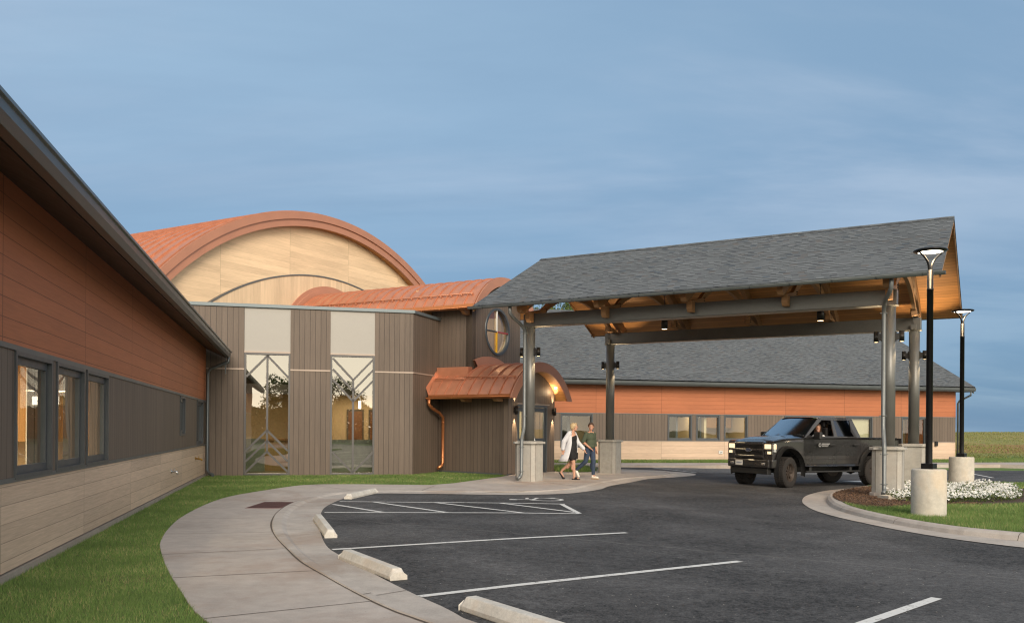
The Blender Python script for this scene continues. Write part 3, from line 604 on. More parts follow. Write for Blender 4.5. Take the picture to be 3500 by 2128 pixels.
def rawmesh(name, V, k, mat, parent=None, **props):
    me = bpy.data.meshes.new(name); nv = len(V); nf = nv // k
    if parent is not None: M_ = np.array(WM[parent.name].inverted()); V = V @ M_[:3, :3].T + M_[:3, 3]
    me.vertices.add(nv); me.vertices.foreach_set('co', np.ascontiguousarray(V, dtype=np.float32).ravel()); me.loops.add(nv); me.loops.foreach_set('vertex_index', np.arange(nv, dtype=np.int32))
    me.polygons.add(nf); me.polygons.foreach_set('loop_start', np.arange(0, nv, k, dtype=np.int32)); me.update(calc_edges=True); me.materials.append(MT[mat])
    return link(name, me, parent, **props)
g = blades('grass', lawn, 5200, 0.036, 0.0045, -0.012, 'grass_blades', near=8.5)
g['kind'] = 'stuff'; tag(g, 'short green lawn grass beside the curving walk', 'grass')
g = blades('grass', isl_in, 2600, 0.055, 0.006, -0.006, 'grass_blades', near=14, keep=lambda P: ~inside(P, mul) & (P[:, 1] < 30) & (np.hypot(P[:, 0] - 0, P[:, 1]) < 32))
g['kind'] = 'stuff'; tag(g, 'green grass covering the kerbed island around the lamp pedestals', 'grass')
fl = [ew(-31, 0.0), ew(-31, -2.4), ew(-20, -2.4), ew(-2, -2.9), ew(8, -3.1), ew(8, 1.4), ew(0.2, 1.4), ew(0.2, 0.0)]
g = blades('grass', fl, 500, 0.10, 0.016, 0.0, 'grass_blades'); g['kind'] = 'stuff'; tag(g, 'narrow strip of grass along the foot of the far wing', 'grass')
g = blades('grass', [(1.55, 31.1), (1.7, 30.7), (2.2, 30.45), (2.7, 30.7), (3.1, 31.6), (2.8, 33.4), (1.9, 34.2), (1.55, 33.5)], 1600, 0.16, 0.012, 0.0, 'grass_blades'); g['kind'] = 'stuff'; tag(g, 'small patch of longer grass behind the walking women', 'grass')
def mead():
    n = 15000; y = 46 + 70 * rng.random(n) ** 1.6; x = y * rng.uniform(0.5, 0.62, n) * 1.0; x = np.where(rng.random(n) < .3, y * rng.uniform(.3, .8, n), x)
    k = ~((x < 24.5) & (y < 60)); x, y = x[k], y[k]; n = len(x)
    z = np.array([heightz(a, b) for a, b in zip(x, y)]); a = rng.uniform(0, 6.3, n); w = 0.05; h = rng.uniform(.04, .14, n) * (0.6 + 0.4 * np.sin(x * 0.4) * np.sin(y * 0.21))
    V = np.zeros((n, 3, 3)); V[:, 0] = np.c_[x - np.cos(a) * w, y - np.sin(a) * w, z - .02]; V[:, 1] = np.c_[x + np.cos(a) * w, y + np.sin(a) * w, z - .02]; V[:, 2] = np.c_[x + rng.uniform(-.1, .1, n), y + rng.uniform(-.1, .1, n), z + h]
    g = rawmesh('meadow_grass', V.reshape(-1, 3), 3, 'meadow_blades'); g['kind'] = 'stuff'; tag(g, 'dry grass tufts over the open slope beyond the far wing', 'grass')
mead()
# flowers
fb = blob2([(8.45, 18.5), (9.4, 18.45), (10.8, 18.95), (11.8, 20.2), (12.9, 22.6), (13.1, 24.0), (11.5, 23.9), (10.2, 23.4), (9.2, 21.6), (8.5, 19.8)])
q = np.array(fb); n = 5200; P = rng.uniform(q.min(0), q.max(0), (n * 2, 2)); P = P[inside(P, fb)][:n]; n = len(P)
hh = 0.09 + 0.10 * rng.random(n) + 0.04 * np.sin(P[:, 0] * 5) * np.sin(P[:, 1] * 4)
nor = rng.normal(0, 0.5, (n, 3)); nor[:, 2] = 1; nor[:, 1] -= 0.55; nor /= np.linalg.norm(nor, axis=1)[:, None]
t1 = np.cross(nor, rng.normal(0, 1, (n, 3))); t1 /= np.linalg.norm(t1, axis=1)[:, None]; t2 = np.cross(nor, t1)
V = []
cen3 = np.c_[P, hh]
for k in range(5):
    a = 2 * math.pi * k / 5; d = t1 * math.cos(a) + t2 * math.sin(a); e = -t1 * math.sin(a) + t2 * math.cos(a); r = 0.021 * rng.uniform(.8, 1.25, (n, 1))
    V.append(np.stack([cen3, cen3 + d * r * 0.7 - e * r * 0.42, cen3 + d * r * 1.15, cen3 + d * r * 0.7 + e * r * 0.42], 1))
fo = rawmesh('white_flowers', np.concatenate(V).reshape(-1, 3), 4, 'petal'); fo['kind'] = 'stuff'; tag(fo, 'bed of small white flowers around the near concrete lamp pedestal', 'flowers')
n = 22000; P = rng.uniform(q.min(0), q.max(0), (n, 2)); P = P[inside(P, fb)]; n = len(P); z = rng.uniform(0.01, 0.17, n); d = rng.normal(0, 1, (n, 3)); d /= np.linalg.norm(d, axis=1)[:, None]; e = np.cross(d, rng.normal(0, 1, (n, 3))); e /= np.linalg.norm(e, axis=1)[:, None]
c3 = np.c_[P, z]; s_ = 0.028; V = np.stack([c3, c3 + d * s_ + e * s_ * .35, c3 + d * s_ * 2, c3 + d * s_ - e * s_ * .35], 1)
lo_ = rawmesh('leaves', V.reshape(-1, 3), 4, 'foliage', parent=fo)
# mulch chips
P = rng.uniform((6.9, 17.2), (9.8, 23.8), (16000, 2)); P = P[inside(P, mul) & ~inside(P, fb)]; n = len(P); d = rng.normal(0, 1, (n, 3)); d[:, 2] *= .35; d /= np.linalg.norm(d, axis=1)[:, None]; e = np.cross(d, rng.normal(0, 1, (n, 3))); e /= np.linalg.norm(e, axis=1)[:, None]
c3 = np.c_[P, rng.uniform(.01, .03, n)]; V = np.stack([c3 - d * .022, c3 + e * .007, c3 + d * .022, c3 - e * .007], 1)
plain('bark_chips', (0.13, 0.075, 0.045), 0.95, 0, 0.6, 30)
g = rawmesh('bark_mulch', V.reshape(-1, 3), 4, 'bark_chips'); g['kind'] = 'stuff'; tag(g, 'brown bark mulch at the tip of the kerbed island', 'mulch')
# ---------------------------------------------------------------- the clinic building
bld = thing('clinic_building', 'low clinic building in tan, brown and rust siding with copper barrel roofs', 'building', (-3, 32, 0))
def part(mb, name, mat, parent=None, **k): return mb.build(name, mat, parent or bld, **k)
def window(fr, u0, u1, z0, z1, v=0.05, fw=0.055, dep=0.09, glassm='window_glass', sash=None, proud=0.012, fmat='frame_metal', trans=(), muls=(), parent=None, name='window'):
    mb = MB(); mb.box(fr, u0, u0 + fw, -proud, dep, z0, z1); mb.box(fr, u1 - fw, u1, -proud, dep, z0, z1)
    mb.box(fr, u0 + fw, u1 - fw, -proud, dep, z0, z0 + fw); mb.box(fr, u0 + fw, u1 - fw, -proud, dep, z1 - fw, z1)
    if sash:      # a second, inner frame set back inside the first
        s = sash; a, b, c, d = u0 + fw, u1 - fw, z0 + fw, z1 - fw
        mb.box(fr, a, a + s, 0.03, dep, c, d); mb.box(fr, b - s, b, 0.03, dep, c, d); mb.box(fr, a + s, b - s, 0.03, dep, c, c + s * 1.6); mb.box(fr, a + s, b - s, 0.03, dep, d - s * 1.6, d)
    w = mb.build(name, fmat, parent or bld, bevel=0.004)
    g = MB(); a_, b_, c_, d_ = u0 + fw * .8, u1 - fw * .8, z0 + fw * .8, z1 - fw * .8; g.poly([fr(a_, v, c_), fr(b_, v, c_), fr(b_, v, d_), fr(a_, v, d_)]); g.build('glass', glassm, w)
    return w
# ---- left wing
z_t0, z_t1, z_d1, z_r0 = 0.067, 0.955, 2.245, 2.30
LX0, LX1 = -8.4, 18.98
wins = [(0.385, 1.735), (1.925, 3.305), (3.43, 4.80), (13.0, 13.95), (16.6, 18.25)]
mb = MB(); mb.box(LW, LX0, LX1, -0.03, 0.25, -0.3, 0.06); part(mb, 'foundation', 'foundation_concrete')
hz = [(a, b, 0.96, 2.245) for a, b in wins]; hz[3] = (13.0, 13.95, 1.28, 2.23)
mb = MB(); mb.box(LW, LX0, LX1, 0.0, 0.25, 0.075, z_t1 - 0.02)
part(mb, 'tan_wall', 'tan_siding')
mb = MB(); mb.wall(LW, LX0, LX1, 0.0, 0.25, z_t1, z_d1, hz); part(mb, 'brown_wall', 'dark_siding')
mb = MB(); mb.box(LW, LX0, LX1, -0.012, 0.24, z_t1 - 0.02, z_t1 + 0.025); mb.box(LW, LX0, LX1, -0.018, 0.24, z_d1, z_r0 - 0.002)
part(mb, 'wall_trim', 'trim_metal')
mb = MB(); mb.box(LW, LX0, LX1, -0.004, 0.25, z_r0, 4.0); part(mb, 'rust_wall', 'rust_siding')
for i, h in enumerate(hz): window(LW, h[0], h[1], h[2], h[3], v=0.055, fw=0.045, dep=0.085, sash=0.05, glassm='wing_glass', proud=0.02)
# roof, soffit, gutter (v negative is over the lawn)
w = 0.60; zso = 3.60
mb = MB(); mb.prismu(LW, [(0.25, 4.10), (0.25, 4.02), (0.0, 3.885), (-w, zso), (-w, zso + 0.02), (0, 3.93)], LX0, LX1 + 0.05); part(mb, 'soffit', 'gutter_soffit')
mb = MB(); mb.prismu(LW, [(-w + 0.005, zso + 0.02), (-w - 0.02, zso + 0.02), (-w - 0.02, zso + 0.30), (-w + 0.005, zso + 0.30)], LX0, 18.55); part(mb, 'fascia', 'gutter_metal')
mb = MB(); mb.prismu(LW, [(-w - 0.02, zso), (-w - 0.12, zso - 0.005), (-w - 0.155, zso + 0.07), (-w - 0.165, zso + 0.135), (-w - 0.19, zso + 0.145), (-w - 0.19, zso + 0.18), (-w - 0.02, zso + 0.18)], LX0, 18.62)
gl = part(mb, 'gutter', 'gutter_metal', bevel=0.004)
mb = MB(); pr = [(-w - 0.13, zso + 0.20), (8.0, zso + 0.20 + 8.6 * 0.5), (8.0, zso + 0.12 + 8.6 * .5), (-w - 0.13, zso + 0.15)]; mb.prismu(LW, list(reversed(pr)), LX0, 18.85); part(mb, 'roof', 'shingles')
mb = MB(); q = lambda u, v, z: LW(u, v, z)
mb.box(Fr(*q(18.50, -0.60, 0)[:2], LW.ang + math.pi / 2), -0.03, 0.0, -0.04, 0.04, 3.1, 3.6)
mb.tube([q(18.45, -0.70, zso + 0.02), q(18.45, -0.70, zso - 0.14), q(18.55, -0.16, zso - 0.36), q(18.55, -0.10, zso - 0.5), q(18.55, -0.10, 0.20), q(18.45, -0.16, 0.10), q(18.2, -0.3, 0.06)], 0.05, 8)
part(mb, 'downspout', 'gutter_metal')
for uu, zz, m_, L_ in ((11.55, 0.50, 'chrome', 0.12), (16.3, 0.62, 'brass', 0.16)):
    mb = MB(); p = LW(uu, 0, zz); mb.tube([LW(uu, 0.0, zz), LW(uu, -0.012, zz)], 0.05, 14); mb.tube([LW(uu, -0.01, zz), LW(uu, -L_, zz - 0.02), LW(uu, -L_ - .02, zz - 0.06)], [0.022, 0.026, 0.03], 12); mb.tube([LW(uu - .035, -L_ * .6, zz + .05), LW(uu + .035, -L_ * .6, zz + .05)], 0.012, 8); mb.tube([LW(uu, -L_ * .6, zz), LW(uu, -L_ * .6, zz + .05)], 0.008, 8)
    part(mb, 'hose_tap', m_)
# rooms behind the left wing windows
mb = MB(); mb.box(LW, -6, 6.2, 4.2, 4.3, 0, 2.9); part(mb, 'interior_wall', 'interior_wall')
mb = MB(); mb.box(LW, -6, 6.2, 0.3, 4.2, -0.02, 0.06); part(mb, 'interior_floor', 'interior_floor')
mb = MB(); mb.box(LW, -6, 6.2, 0.3, 4.3, 2.75, 2.85); part(mb, 'interior_ceiling', 'interior_ceiling')
mb = MB(); mb.box(LW, 6.1, 6.2, 0.3, 4.3, 0.06, 2.75); part(mb, 'interior_wall', 'interior_wall')
for bx in ((4.9, 6.09, 2.9, 4.0, 0.06, 2.2), (2.2, 3.3, 3.3, 4.1, 1.4, 2.75), (5.7, 6.09, 0.31, 2.88, 1.25, 2.74)): mb = MB(); mb.box(LW, *bx); part(mb, 'wood_panelling', 'oak_cabinet')
for bx in ((3.7, 4.05, 2.0, 2.3, 0.06, 2.75), (5.35, 5.6, 1.0, 1.25, 0.06, 2.75), (2.3, 2.6, 1.3, 1.6, .06, 2.75)): mb = MB(); mb.box(LW, *bx); part(mb, 'white_column', 'white_lacquer')
for a, b in ((.47, 1.05), (2.02, 2.42), (3.5, 3.72)): mb = MB(); mb.box(LW, a, b, .9, .93, .06, 1.50); part(mb, 'desk_screen', 'screen_white')
mb = MB(); mb.box(LW, 12.5, 18.5, 1.2, 1.3, 0.0, 2.75); mb.box(LW, 12.4, 12.5, 0.3, 1.3, 0, 2.75); part(mb, 'interior_wall', 'interior_dark')
for u_, v_, l_ in ((1.0, 2.2, 2.4), (3.6, 2.8, 2.2)):
    mb = MB(); mb.box(LW, u_, u_ + l_, v_, v_ + 0.10, 2.52, 2.56); part(mb, 'strip_light', 'ceiling_glow')
    arealight('strip_lamp', LW(u_ + l_ / 2, v_ + .05, 2.50), 90, 2.0, 0.3, parent=bld, rot=LW.ang)
# ---- hall front
HP, HZ = 5.235, 3.295
holes = [(1.17, 2.56, 0.0, HP), (3.79, 5.19, 0.0, HP)]
for z0, z1 in ((-0.05, HZ - 0.022), (HZ + 0.022, HP - 0.02)):
    for ua, ub in ((-1.2, 1.17), (2.56, 3.79), (5.19, 6.42)):
        mb = MB(); mb.box(HW, ua, ub, 0.0, 0.28, z0, z1); part(mb, 'brown_wall', 'dark_siding')
for a, b in ((-1.2, 1.17), (2.56, 3.79), (5.19, 6.43)): mb = MB(); mb.box(HW, a, b, -0.016, 0.2, HZ - 0.022, HZ + 0.022); part(mb, 'wall_trim', 'band_trim')
mb = MB()
F2 = Fr(*HW(6.42, 0, 0)[:2], math.atan2(30.366 - HW(6.42, 0, 0)[1], -2.541 - HW(6.42, 0, 0)[0]))
F2L = math.hypot(30.366 - HW(6.42, 0, 0)[1], -2.541 - HW(6.42, 0, 0)[0])
mb.box(F2, 0.0, F2L, -0.016, 0.2, HZ - 0.022, HZ + 0.022); part(mb, 'wall_trim', 'band_trim')
mb = MB(); mb.box(F2, 0.0, F2L, 0.0, 0.28, -0.05, HZ - 0.022); mb.box(F2, 0.0, F2L, 0.0, 0.28, HZ + 0.022, HP - 0.02); part(mb, 'brown_wall', 'dark_siding')
mb = MB(); mb.box(HW, -1.4, 6.46, -0.05, 0.35, HP - 0.02, HP + 0.085); mb.box(F2, 0.03, F2L + 0.02, -0.05, 0.35, HP - 0.019, HP + 0.083); part(mb, 'parapet_coping', 'coping_metal', bevel=0.006)
mb = MB(); mb.poly([HW(-1.3, .3, HP - .05), HW(6.4, .3, HP - .05), (-2.6, 30.4, HP - .05), TW(-8, 4, HP - .05), HW(-6, 9, HP - .05)]); part(mb, 'flat_roof', 'trim_metal')
for k, (a, b) in enumerate(((1.17, 2.56), (3.79, 5.19))):
    mb = MB(); mb.box(HW, a, b, 0.03, 0.10, 3.855, HP - 0.02); part(mb, 'grey_panel', 'grey_panel')
    mb = MB(); mb.box(HW, a, b, -0.01, 0.05, 3.81, 3.855); part(mb, 'panel_trim', 'band_trim')
    w_ = window(HW, a, b, 0.0, 3.81, v=0.06, fw=0.06, dep=0.12, glassm='hall_glass', fmat='mullion_metal', proud=0.015)
    c = (a + b) / 2 + (0.0 if k == 0 else 0.02); h = (b - a) / 2 - 0.06; mb = MB(); t = 0.032
    def bar(p, q_, mb=mb, t=t):
        (x0, y0_), (x1, y1_) = p, q_; d = math.hypot(x1 - x0, y1_ - y0_); n = (-(y1_ - y0_) / d * t, (x1 - x0) / d * t)
        pts = [(x0 - n[0], y0_ - n[1]), (x1 - n[0], y1_ - n[1]), (x1 + n[0], y1_ + n[1]), (x0 + n[0], y0_ + n[1])]
        ar = sum(pts[i][0] * pts[(i + 1) % 4][1] - pts[(i + 1) % 4][0] * pts[i][1] for i in range(4))
        mb.prism(HW, pts if ar > 0 else list(reversed(pts)), 0.018, 0.056)
    if k == 0:
        bar((c, 3.74), (c, 0.72)); 
        for s_ in (-1, 1):
            bar((c, 3.73), (c + s_ * h, 3.06)); 
            for zt in (1.40, 1.07, 0.735): bar((c, zt), (c + s_ * h, zt - 0.64))
    else:
        bar((c, 3.02), (c, 0.10))
        for s_ in (-1, 1):
            for zt in (3.70, 3.36, 3.02): bar((c, zt - 0.68), (c + s_ * h, zt))
            bar((c, 0.06), (c + s_ * h, 0.72))
    mb.build('glazing_bars', 'mullion_metal', w_)
# interior of the hall
for bx in ((0.2, 6.3, 4.6, 4.75, 0, 4.6), (0.1, 0.2, 0.3, 4.6, 0, 4.6), (2.7, 3.3, 2.9, 4.6, 0.06, 4.6), (6.2, 6.3, 0.9, 4.6, 0, 4.6)): mb = MB(); mb.box(HW, *bx); part(mb, 'interior_wall', 'interior_wall')
mb = MB(); mb.box(HW, 0.1, 6.2, 0.3, 4.75, -0.02, 0.05); part(mb, 'interior_floor', 'interior_floor')
mb = MB(); mb.box(HW, 0.1, 6.3, 0.5, 4.75, 2.74, 2.85); part(mb, 'interior_ceiling', 'interior_ceiling')
mb = MB(); mb.box(HW, 0.1, 6.2, 0.3, 0.5, 2.55, 2.86); part(mb, 'ceiling_bulkhead', 'interior_dark')
for a, b in ((4.62, 5.12), (5.42, 6.1), (0.35, 0.85)):
    mb = MB(); mb.box(HW, a - .06, b + .06, 4.55, 4.6, 0.05, 2.18); fr_ = part(mb, 'door_frame', 'interior_dark'); mb = MB(); mb.box(HW, a, b, 4.52, 4.56, 0.06, 2.1); mb.build('door', 'door_wood', fr_)
for bx in ((0.5, 1.75, 1.3, 1.42, 0.05, 1.12), (3.6, 5.25, 1.1, 1.22, 0.05, 1.10)): mb = MB(); mb.box(HW, *bx); part(mb, 'low_partition', 'desk_green')
mb = MB(); mb.box(HW, 1.75, 3.2, 1.9, 2.5, 0.05, 1.05); mb.box(HW, 1.6, 3.3, 1.8, 2.6, 1.05, 1.12); part(mb, 'reception_desk', 'oak_cabinet')
mb = MB(); mb.box(HW, 0.5, 2.4, 2.2, 2.3, 2.66, 2.70); part(mb, 'strip_light', 'ceiling_glow'); mb = MB(); mb.box(HW, 3.6, 4.6, 2.0, 2.1, 2.66, 2.70); part(mb, 'strip_light', 'ceiling_glow')
arealight('hall_lamp', HW(1.5, 2.3, 2.62), 24, 1.6, 1.0, parent=bld, rot=ALF); arealight('hall_lamp', HW(4.9, 3.2, 2.62), 46, 1.6, 1.2, parent=bld, rot=ALF)
for u_ in (4.95, 5.6):
    mb = MB(); p = HW(u_ , 3.4, 0); mb.tube([(p[0], p[1], 2.74), (p[0], p[1], 2.45)], 0.012, 8); mb.tube([(p[0], p[1], 2.74), (p[0], p[1], 2.72)], 0.06, 14); pl_ = part(mb, 'pendant_lamp', 'dark_fixture'); mb = MB(); mb.tube([(p[0], p[1], 2.45), (p[0], p[1], 2.18)], 0.045, 14); mb.build('lamp_shade', 'lamp_white', pl_)
# ---- tower
ZW = 5.63
mb = MB(); mb.box(TW, -8.0, -1.35, 0.0, 0.25, 5.0, ZW); mb.box(TW, -1.35, 0.0, 0.0, 0.25, 0.0, ZW); part(mb, 'tower_wall', 'dark_siding')
TE = TW.sub(0, 0, math.pi / 2)          # tower end face: u' = TW.v, v' = -TW.u (into the building)
BC, Rv = 1.655, 2.46; CZ = 6.78 - Rv
def arcp(bc, cz, r, z0, n=36):
    a0 = math.asin((z0 - cz) / r); return [(bc + r * math.cos(a0 + (math.pi - 2 * a0) * k / n), cz + r * math.sin(a0 + (math.pi - 2 * a0) * k / n)) for k in range(n + 1)]
def end_wall(fr, half, bc, base, pr, hole=None, v0=0.0, v1=0.25, zspring=None, mat='dark_siding', name='tower_wall', rects=()):
    # wall with arched top and an optional round hole, made of narrow vertical strips
    mb = MB(); n = 66; cz, r = pr
    for k in range(n):
        u0 = bc - half + 2 * half * k / n; u1 = bc - half + 2 * half * (k + 1) / n; um = (u0 + u1) / 2
        def top(u): return cz + math.sqrt(max(0.0, r * r - (u - bc) ** 2))
        segs = [(base, base, top(u0), top(u1))]
        if hole:
            hc, hz_, hr = hole
            if abs(um - hc) < hr:
                d0 = math.sqrt(max(0, hr * hr - (u0 - hc) ** 2)); d1 = math.sqrt(max(0, hr * hr - (u1 - hc) ** 2)); segs = [(base, base, hz_ - d0, hz_ - d1), (hz_ + d0, hz_ + d1, top(u0), top(u1))]
        for rc in rects:
            if rc[0] < um < rc[1]: segs = [(rc[3], rc[3], top(u0), top(u1))]
        for a, b, c, d in segs: mb.prism(fr, [(u0, a), (u1, b), (u1, d), (u0, c)], v0, v1)
    return part(mb, name, mat)
end_wall(TE, 1.655, BC, 2.0, (CZ, Rv - 0.26), hole=(1.655, 4.94, 0.80))
mb = MB(); mb.box(TE, 3.06, 3.31, 0.25, 8.0, 0, ZW); part(mb, 'tower_wall', 'dark_siding')
# round window
mb = MB(); nr = 48
for k in range(nr):
    a, b = 2 * math.pi * k / nr, 2 * math.pi * (k + 1) / nr
    P = lambda r, t, v: TE(1.655 + r * math.cos(t), v, 4.94 + r * math.sin(t))
    mb.poly([P(.76, a, -.04), P(.84, a, -.04), P(.84, b, -.04), P(.76, b, -.04)]); mb.poly([P(.84, a, -.04), P(.84, a, .1), P(.84, b, .1), P(.84, b, -.04)], sm=True); mb.poly([P(.76, a, .1), P(.76, a, -.04), P(.76, b, -.04), P(.76, b, .1)], sm=True)
ow = part(mb, 'window', 'frame_metal', label='round window with a cross of white, black, red and yellow bars')
mb = MB(); mb.poly([P(.78, 2 * math.pi * k / nr, .06) for k in range(nr)]); mb.build('glass', 'tower_glass', ow)
for nm, bx in (('oval_white', (1.630, 1.680, 4.94, 5.70)), ('oval_yellow', (1.630, 1.680, 4.18, 4.94)), ('oval_black', (0.89, 1.630, 4.917, 4.963)), ('oval_red', (1.680, 2.42, 4.917, 4.963))):
    mb = MB(); mb.box(TE, bx[0], bx[1], 0.0, 0.05, bx[2], bx[3]); mb.build('glazing_bar', nm, ow)
mb = MB(); mb.box(TE, 0.3, 3.0, 2.5, 2.6, 3.6, 6.4); part(mb, 'interior_wall', 'interior_wall'); arealight('tower_fill', TE(1.65, 1.4, 6.0), 70, 1.5, 1.0, parent=bld)  # area light added without a fixture to brighten the room behind the round window
# barrel roofs
def vault(fr, u0, u1, bc, cz, r, z0, seam=0.42, zr=None, thick=0.05, nm='barrel_roof', mat='copper', n=40, vlim=None, rib=0.046):
    P = arcp(bc, cz, r, z0, n)
    if vlim is not None: P = [p for p in P if p[0] <= vlim]
    mb = MB()
    for k in range(len(P) - 1):
        (b0, z0_), (b1, z1_) = P[k], P[k + 1]
        mb.poly([fr(u0, b0, z0_), fr(u0, b1, z1_), fr(u1, b1, z1_), fr(u1, b0, z0_)], [(u0, k), (u0, k + 1), (u1, k + 1), (u1, k)], sm=True)
    m_ = len(P)
    ins = [(bc + (p[0] - bc) * (r - thick) / r, cz + (p[1] - cz) * (r - thick) / r) for p in P]
    for k in range(m_ - 1): mb.poly([fr(u0, ins[k + 1][0], ins[k + 1][1]), fr(u0, ins[k][0], ins[k][1]), fr(u1, ins[k][0], ins[k][1]), fr(u1, ins[k + 1][0], ins[k + 1][1])], sm=True)
    u = u1 - 0.06
    while u > u0:
        for k in range(m_ - 1):
            o = [(bc + (p[0] - bc) * (r + rib) / r, cz + (p[1] - cz) * (r + rib) / r) for p in (P[k], P[k + 1])]
            a0, a1 = u - 0.015, u + 0.015
            mb.poly([fr(a0, *o[0]), fr(a0, *o[1]), fr(a1, *o[1]), fr(a1, *o[0])], sm=True)
            mb.poly([fr(a1, *P[k]), fr(a1, *o[0]), fr(a1, *o[1]), fr(a1, *P[k + 1])]); mb.poly([fr(a0, *P[k + 1]), fr(a0, *o[1]), fr(a0, *o[0]), fr(a0, *P[k])])
        u -= seam
    return part(mb, nm, mat)
def fascia(fr, u, bc, cz, ro, ri, z0, dep=0.05, mat='copper_trim', nm='arch_fascia', n=40, lip=0.0, vlim=None, vmin=None):
    Po, Pi = arcp(bc, cz, ro, z0, n), arcp(bc, cz, ri, z0, n); mb = MB()
    for k in range(n):
        if vlim is not None and max(Po[k][0], Po[k + 1][0]) > vlim + .02: continue
        if vmin is not None and min(Po[k][0], Po[k + 1][0]) < vmin - .02: continue
        a, b, c, d = Po[k], Po[k + 1], Pi[k + 1], Pi[k]
        mb.poly([fr(u, *a), fr(u, *b), fr(u, *c), fr(u, *d)]); mb.poly([fr(u - dep, *b), fr(u - dep, *a), fr(u - dep, *d), fr(u - dep, *c)])
        mb.poly([fr(u - dep, *a), fr(u - dep, *b), fr(u, *b), fr(u, *a)], sm=True); mb.poly([fr(u, *d), fr(u, *c), fr(u - dep, *c), fr(u - dep, *d)], sm=True)
    return part(mb, nm, mat)
def soffit_arc(fr, u0, u1, bc, cz, r, z0, n=40):
    P = arcp(bc, cz, r, z0, n); mb = MB(); L_ = 0
    for k in range(n):
        a, b = P[k], P[k + 1]; l = math.dist(a, b); mb.poly([fr(u0, *a), fr(u1, *a), fr(u1, *b), fr(u0, *b)], [(u0, L_), (u1, L_), (u1, L_ + l), (u0, L_ + l)], sm=True); L_ += l
    return part(mb, 'arched_soffit', 'soffit_boards')
# medium vault along the tower
ZS = 5.60
vault(TW, -8.2, 0.40, BC, CZ, Rv, ZS + 0.02)
fascia(TW, 0.43, BC, CZ, Rv + 0.03, Rv - 0.27, ZS - 0.08)
soffit_arc(TW, -0.2, 0.38, BC, CZ, Rv - 0.24, ZS - 0.03)
eb = BC - math.sqrt(Rv ** 2 - (ZS - CZ) ** 2)       # eave line of the near side
def half_gutter(fr, u0, u1, b, z, r=0.065, mat='copper_bright', nm='gutter', brackets=0.75, fz=0.13):
    mb = MB(); n = 9
    for k in range(n):
        a, c = math.pi + math.pi * k / n, math.pi + math.pi * (k + 1) / n
        p, q_ = (b - r + r * math.cos(a), z + r * math.sin(a)), (b - r + r * math.cos(c), z + r * math.sin(c))
        mb.poly([fr(u0, *p), fr(u0, *q_), fr(u1, *q_), fr(u1, *p)], sm=True); pi_, qi = (b - r + r * .9 * math.cos(a), z + r * .9 * math.sin(a)), (b - r + r * .9 * math.cos(c), z + r * .9 * math.sin(c))
        mb.poly([fr(u1, *pi_), fr(u1, *qi), fr(u0, *qi), fr(u0, *pi_)], sm=True)
    for u in (u0, u1): 
        q_ = [fr(u, b - r + r * math.cos(math.pi + math.pi * k / n), z + r * math.sin(math.pi + math.pi * k / n)) for k in range(n + 1)]; mb.poly(q_ if u == u0 else list(reversed(q_)))
    mb.tube([fr(u0, b - 2 * r, z), fr(u1, b - 2 * r, z)], 0.010, 8)
    mb.box(fr, u0 + .02, u1 - .02, b - 0.004, b + 0.012, z - 0.03, z + fz)
    u = u0 + 0.3
    while u < u1:
        mb.box(fr, u - .012, u + .012, b - 2 * r - 0.006, b, z - 0.004, z + 0.008); mb.box(fr, u - .012, u + .012, b - 2 * r - 0.012, b - 2 * r - .002, z - 0.05, z + .03); u += brackets
    return part(mb, nm, mat)
half_gutter(TW, -8.0, 0.38, eb - 0.01, ZS - 0.06)
mb = MB(); mb.box(TW, -8.0, 0.34, eb + 0.02, 0.0, ZS - 0.04, ZS + 0.0); part(mb, 'soffit', 'soffit_boards')
def bracket(fr, u, b, z, nm='timber_bracket'):
    mb = MB(); mb.prismu(fr, [(b - 0.02, z), (0.03, z), (0.03, z - 0.20), (b * 0.55, z - 0.20), (b - 0.02, z - 0.08)], u - 0.075, u + 0.075); return part(mb, nm, 'timber', bevel=0.008)
for u_ in (-0.17, -1.75, -3.4, -5.0): bracket(TW, u_, eb + 0.05, ZS - 0.045)
def rail(fr, u0, u1, bc, cz, r, zr, nm='snow_guard'):
    b = bc - math.sqrt(r * r - (zr - cz) ** 2); mb = MB(); nx, nz = (b - bc) / r, (zr - cz) / r
    o = 0.075; mb.tube([fr(u0, b + nx * o, zr + nz * o), fr(u1, b + nx * o, zr + nz * o)], 0.014, 8); mb.box(fr, u0, u1, b + nx * .05 - .006, b + nx * .05 + .006, zr + nz * .03, zr + nz * .03 + .035)
    u = u1 - 0.06
    while u > u0: mb.box(fr, u - .02, u + .02, b + nx * o - .01, b + .02, zr - .02, zr + nz * o + .02); u -= 0.42
    return part(mb, nm, 'copper')
rail(TW, -8.0, 0.15, BC, CZ, Rv, 6.02)
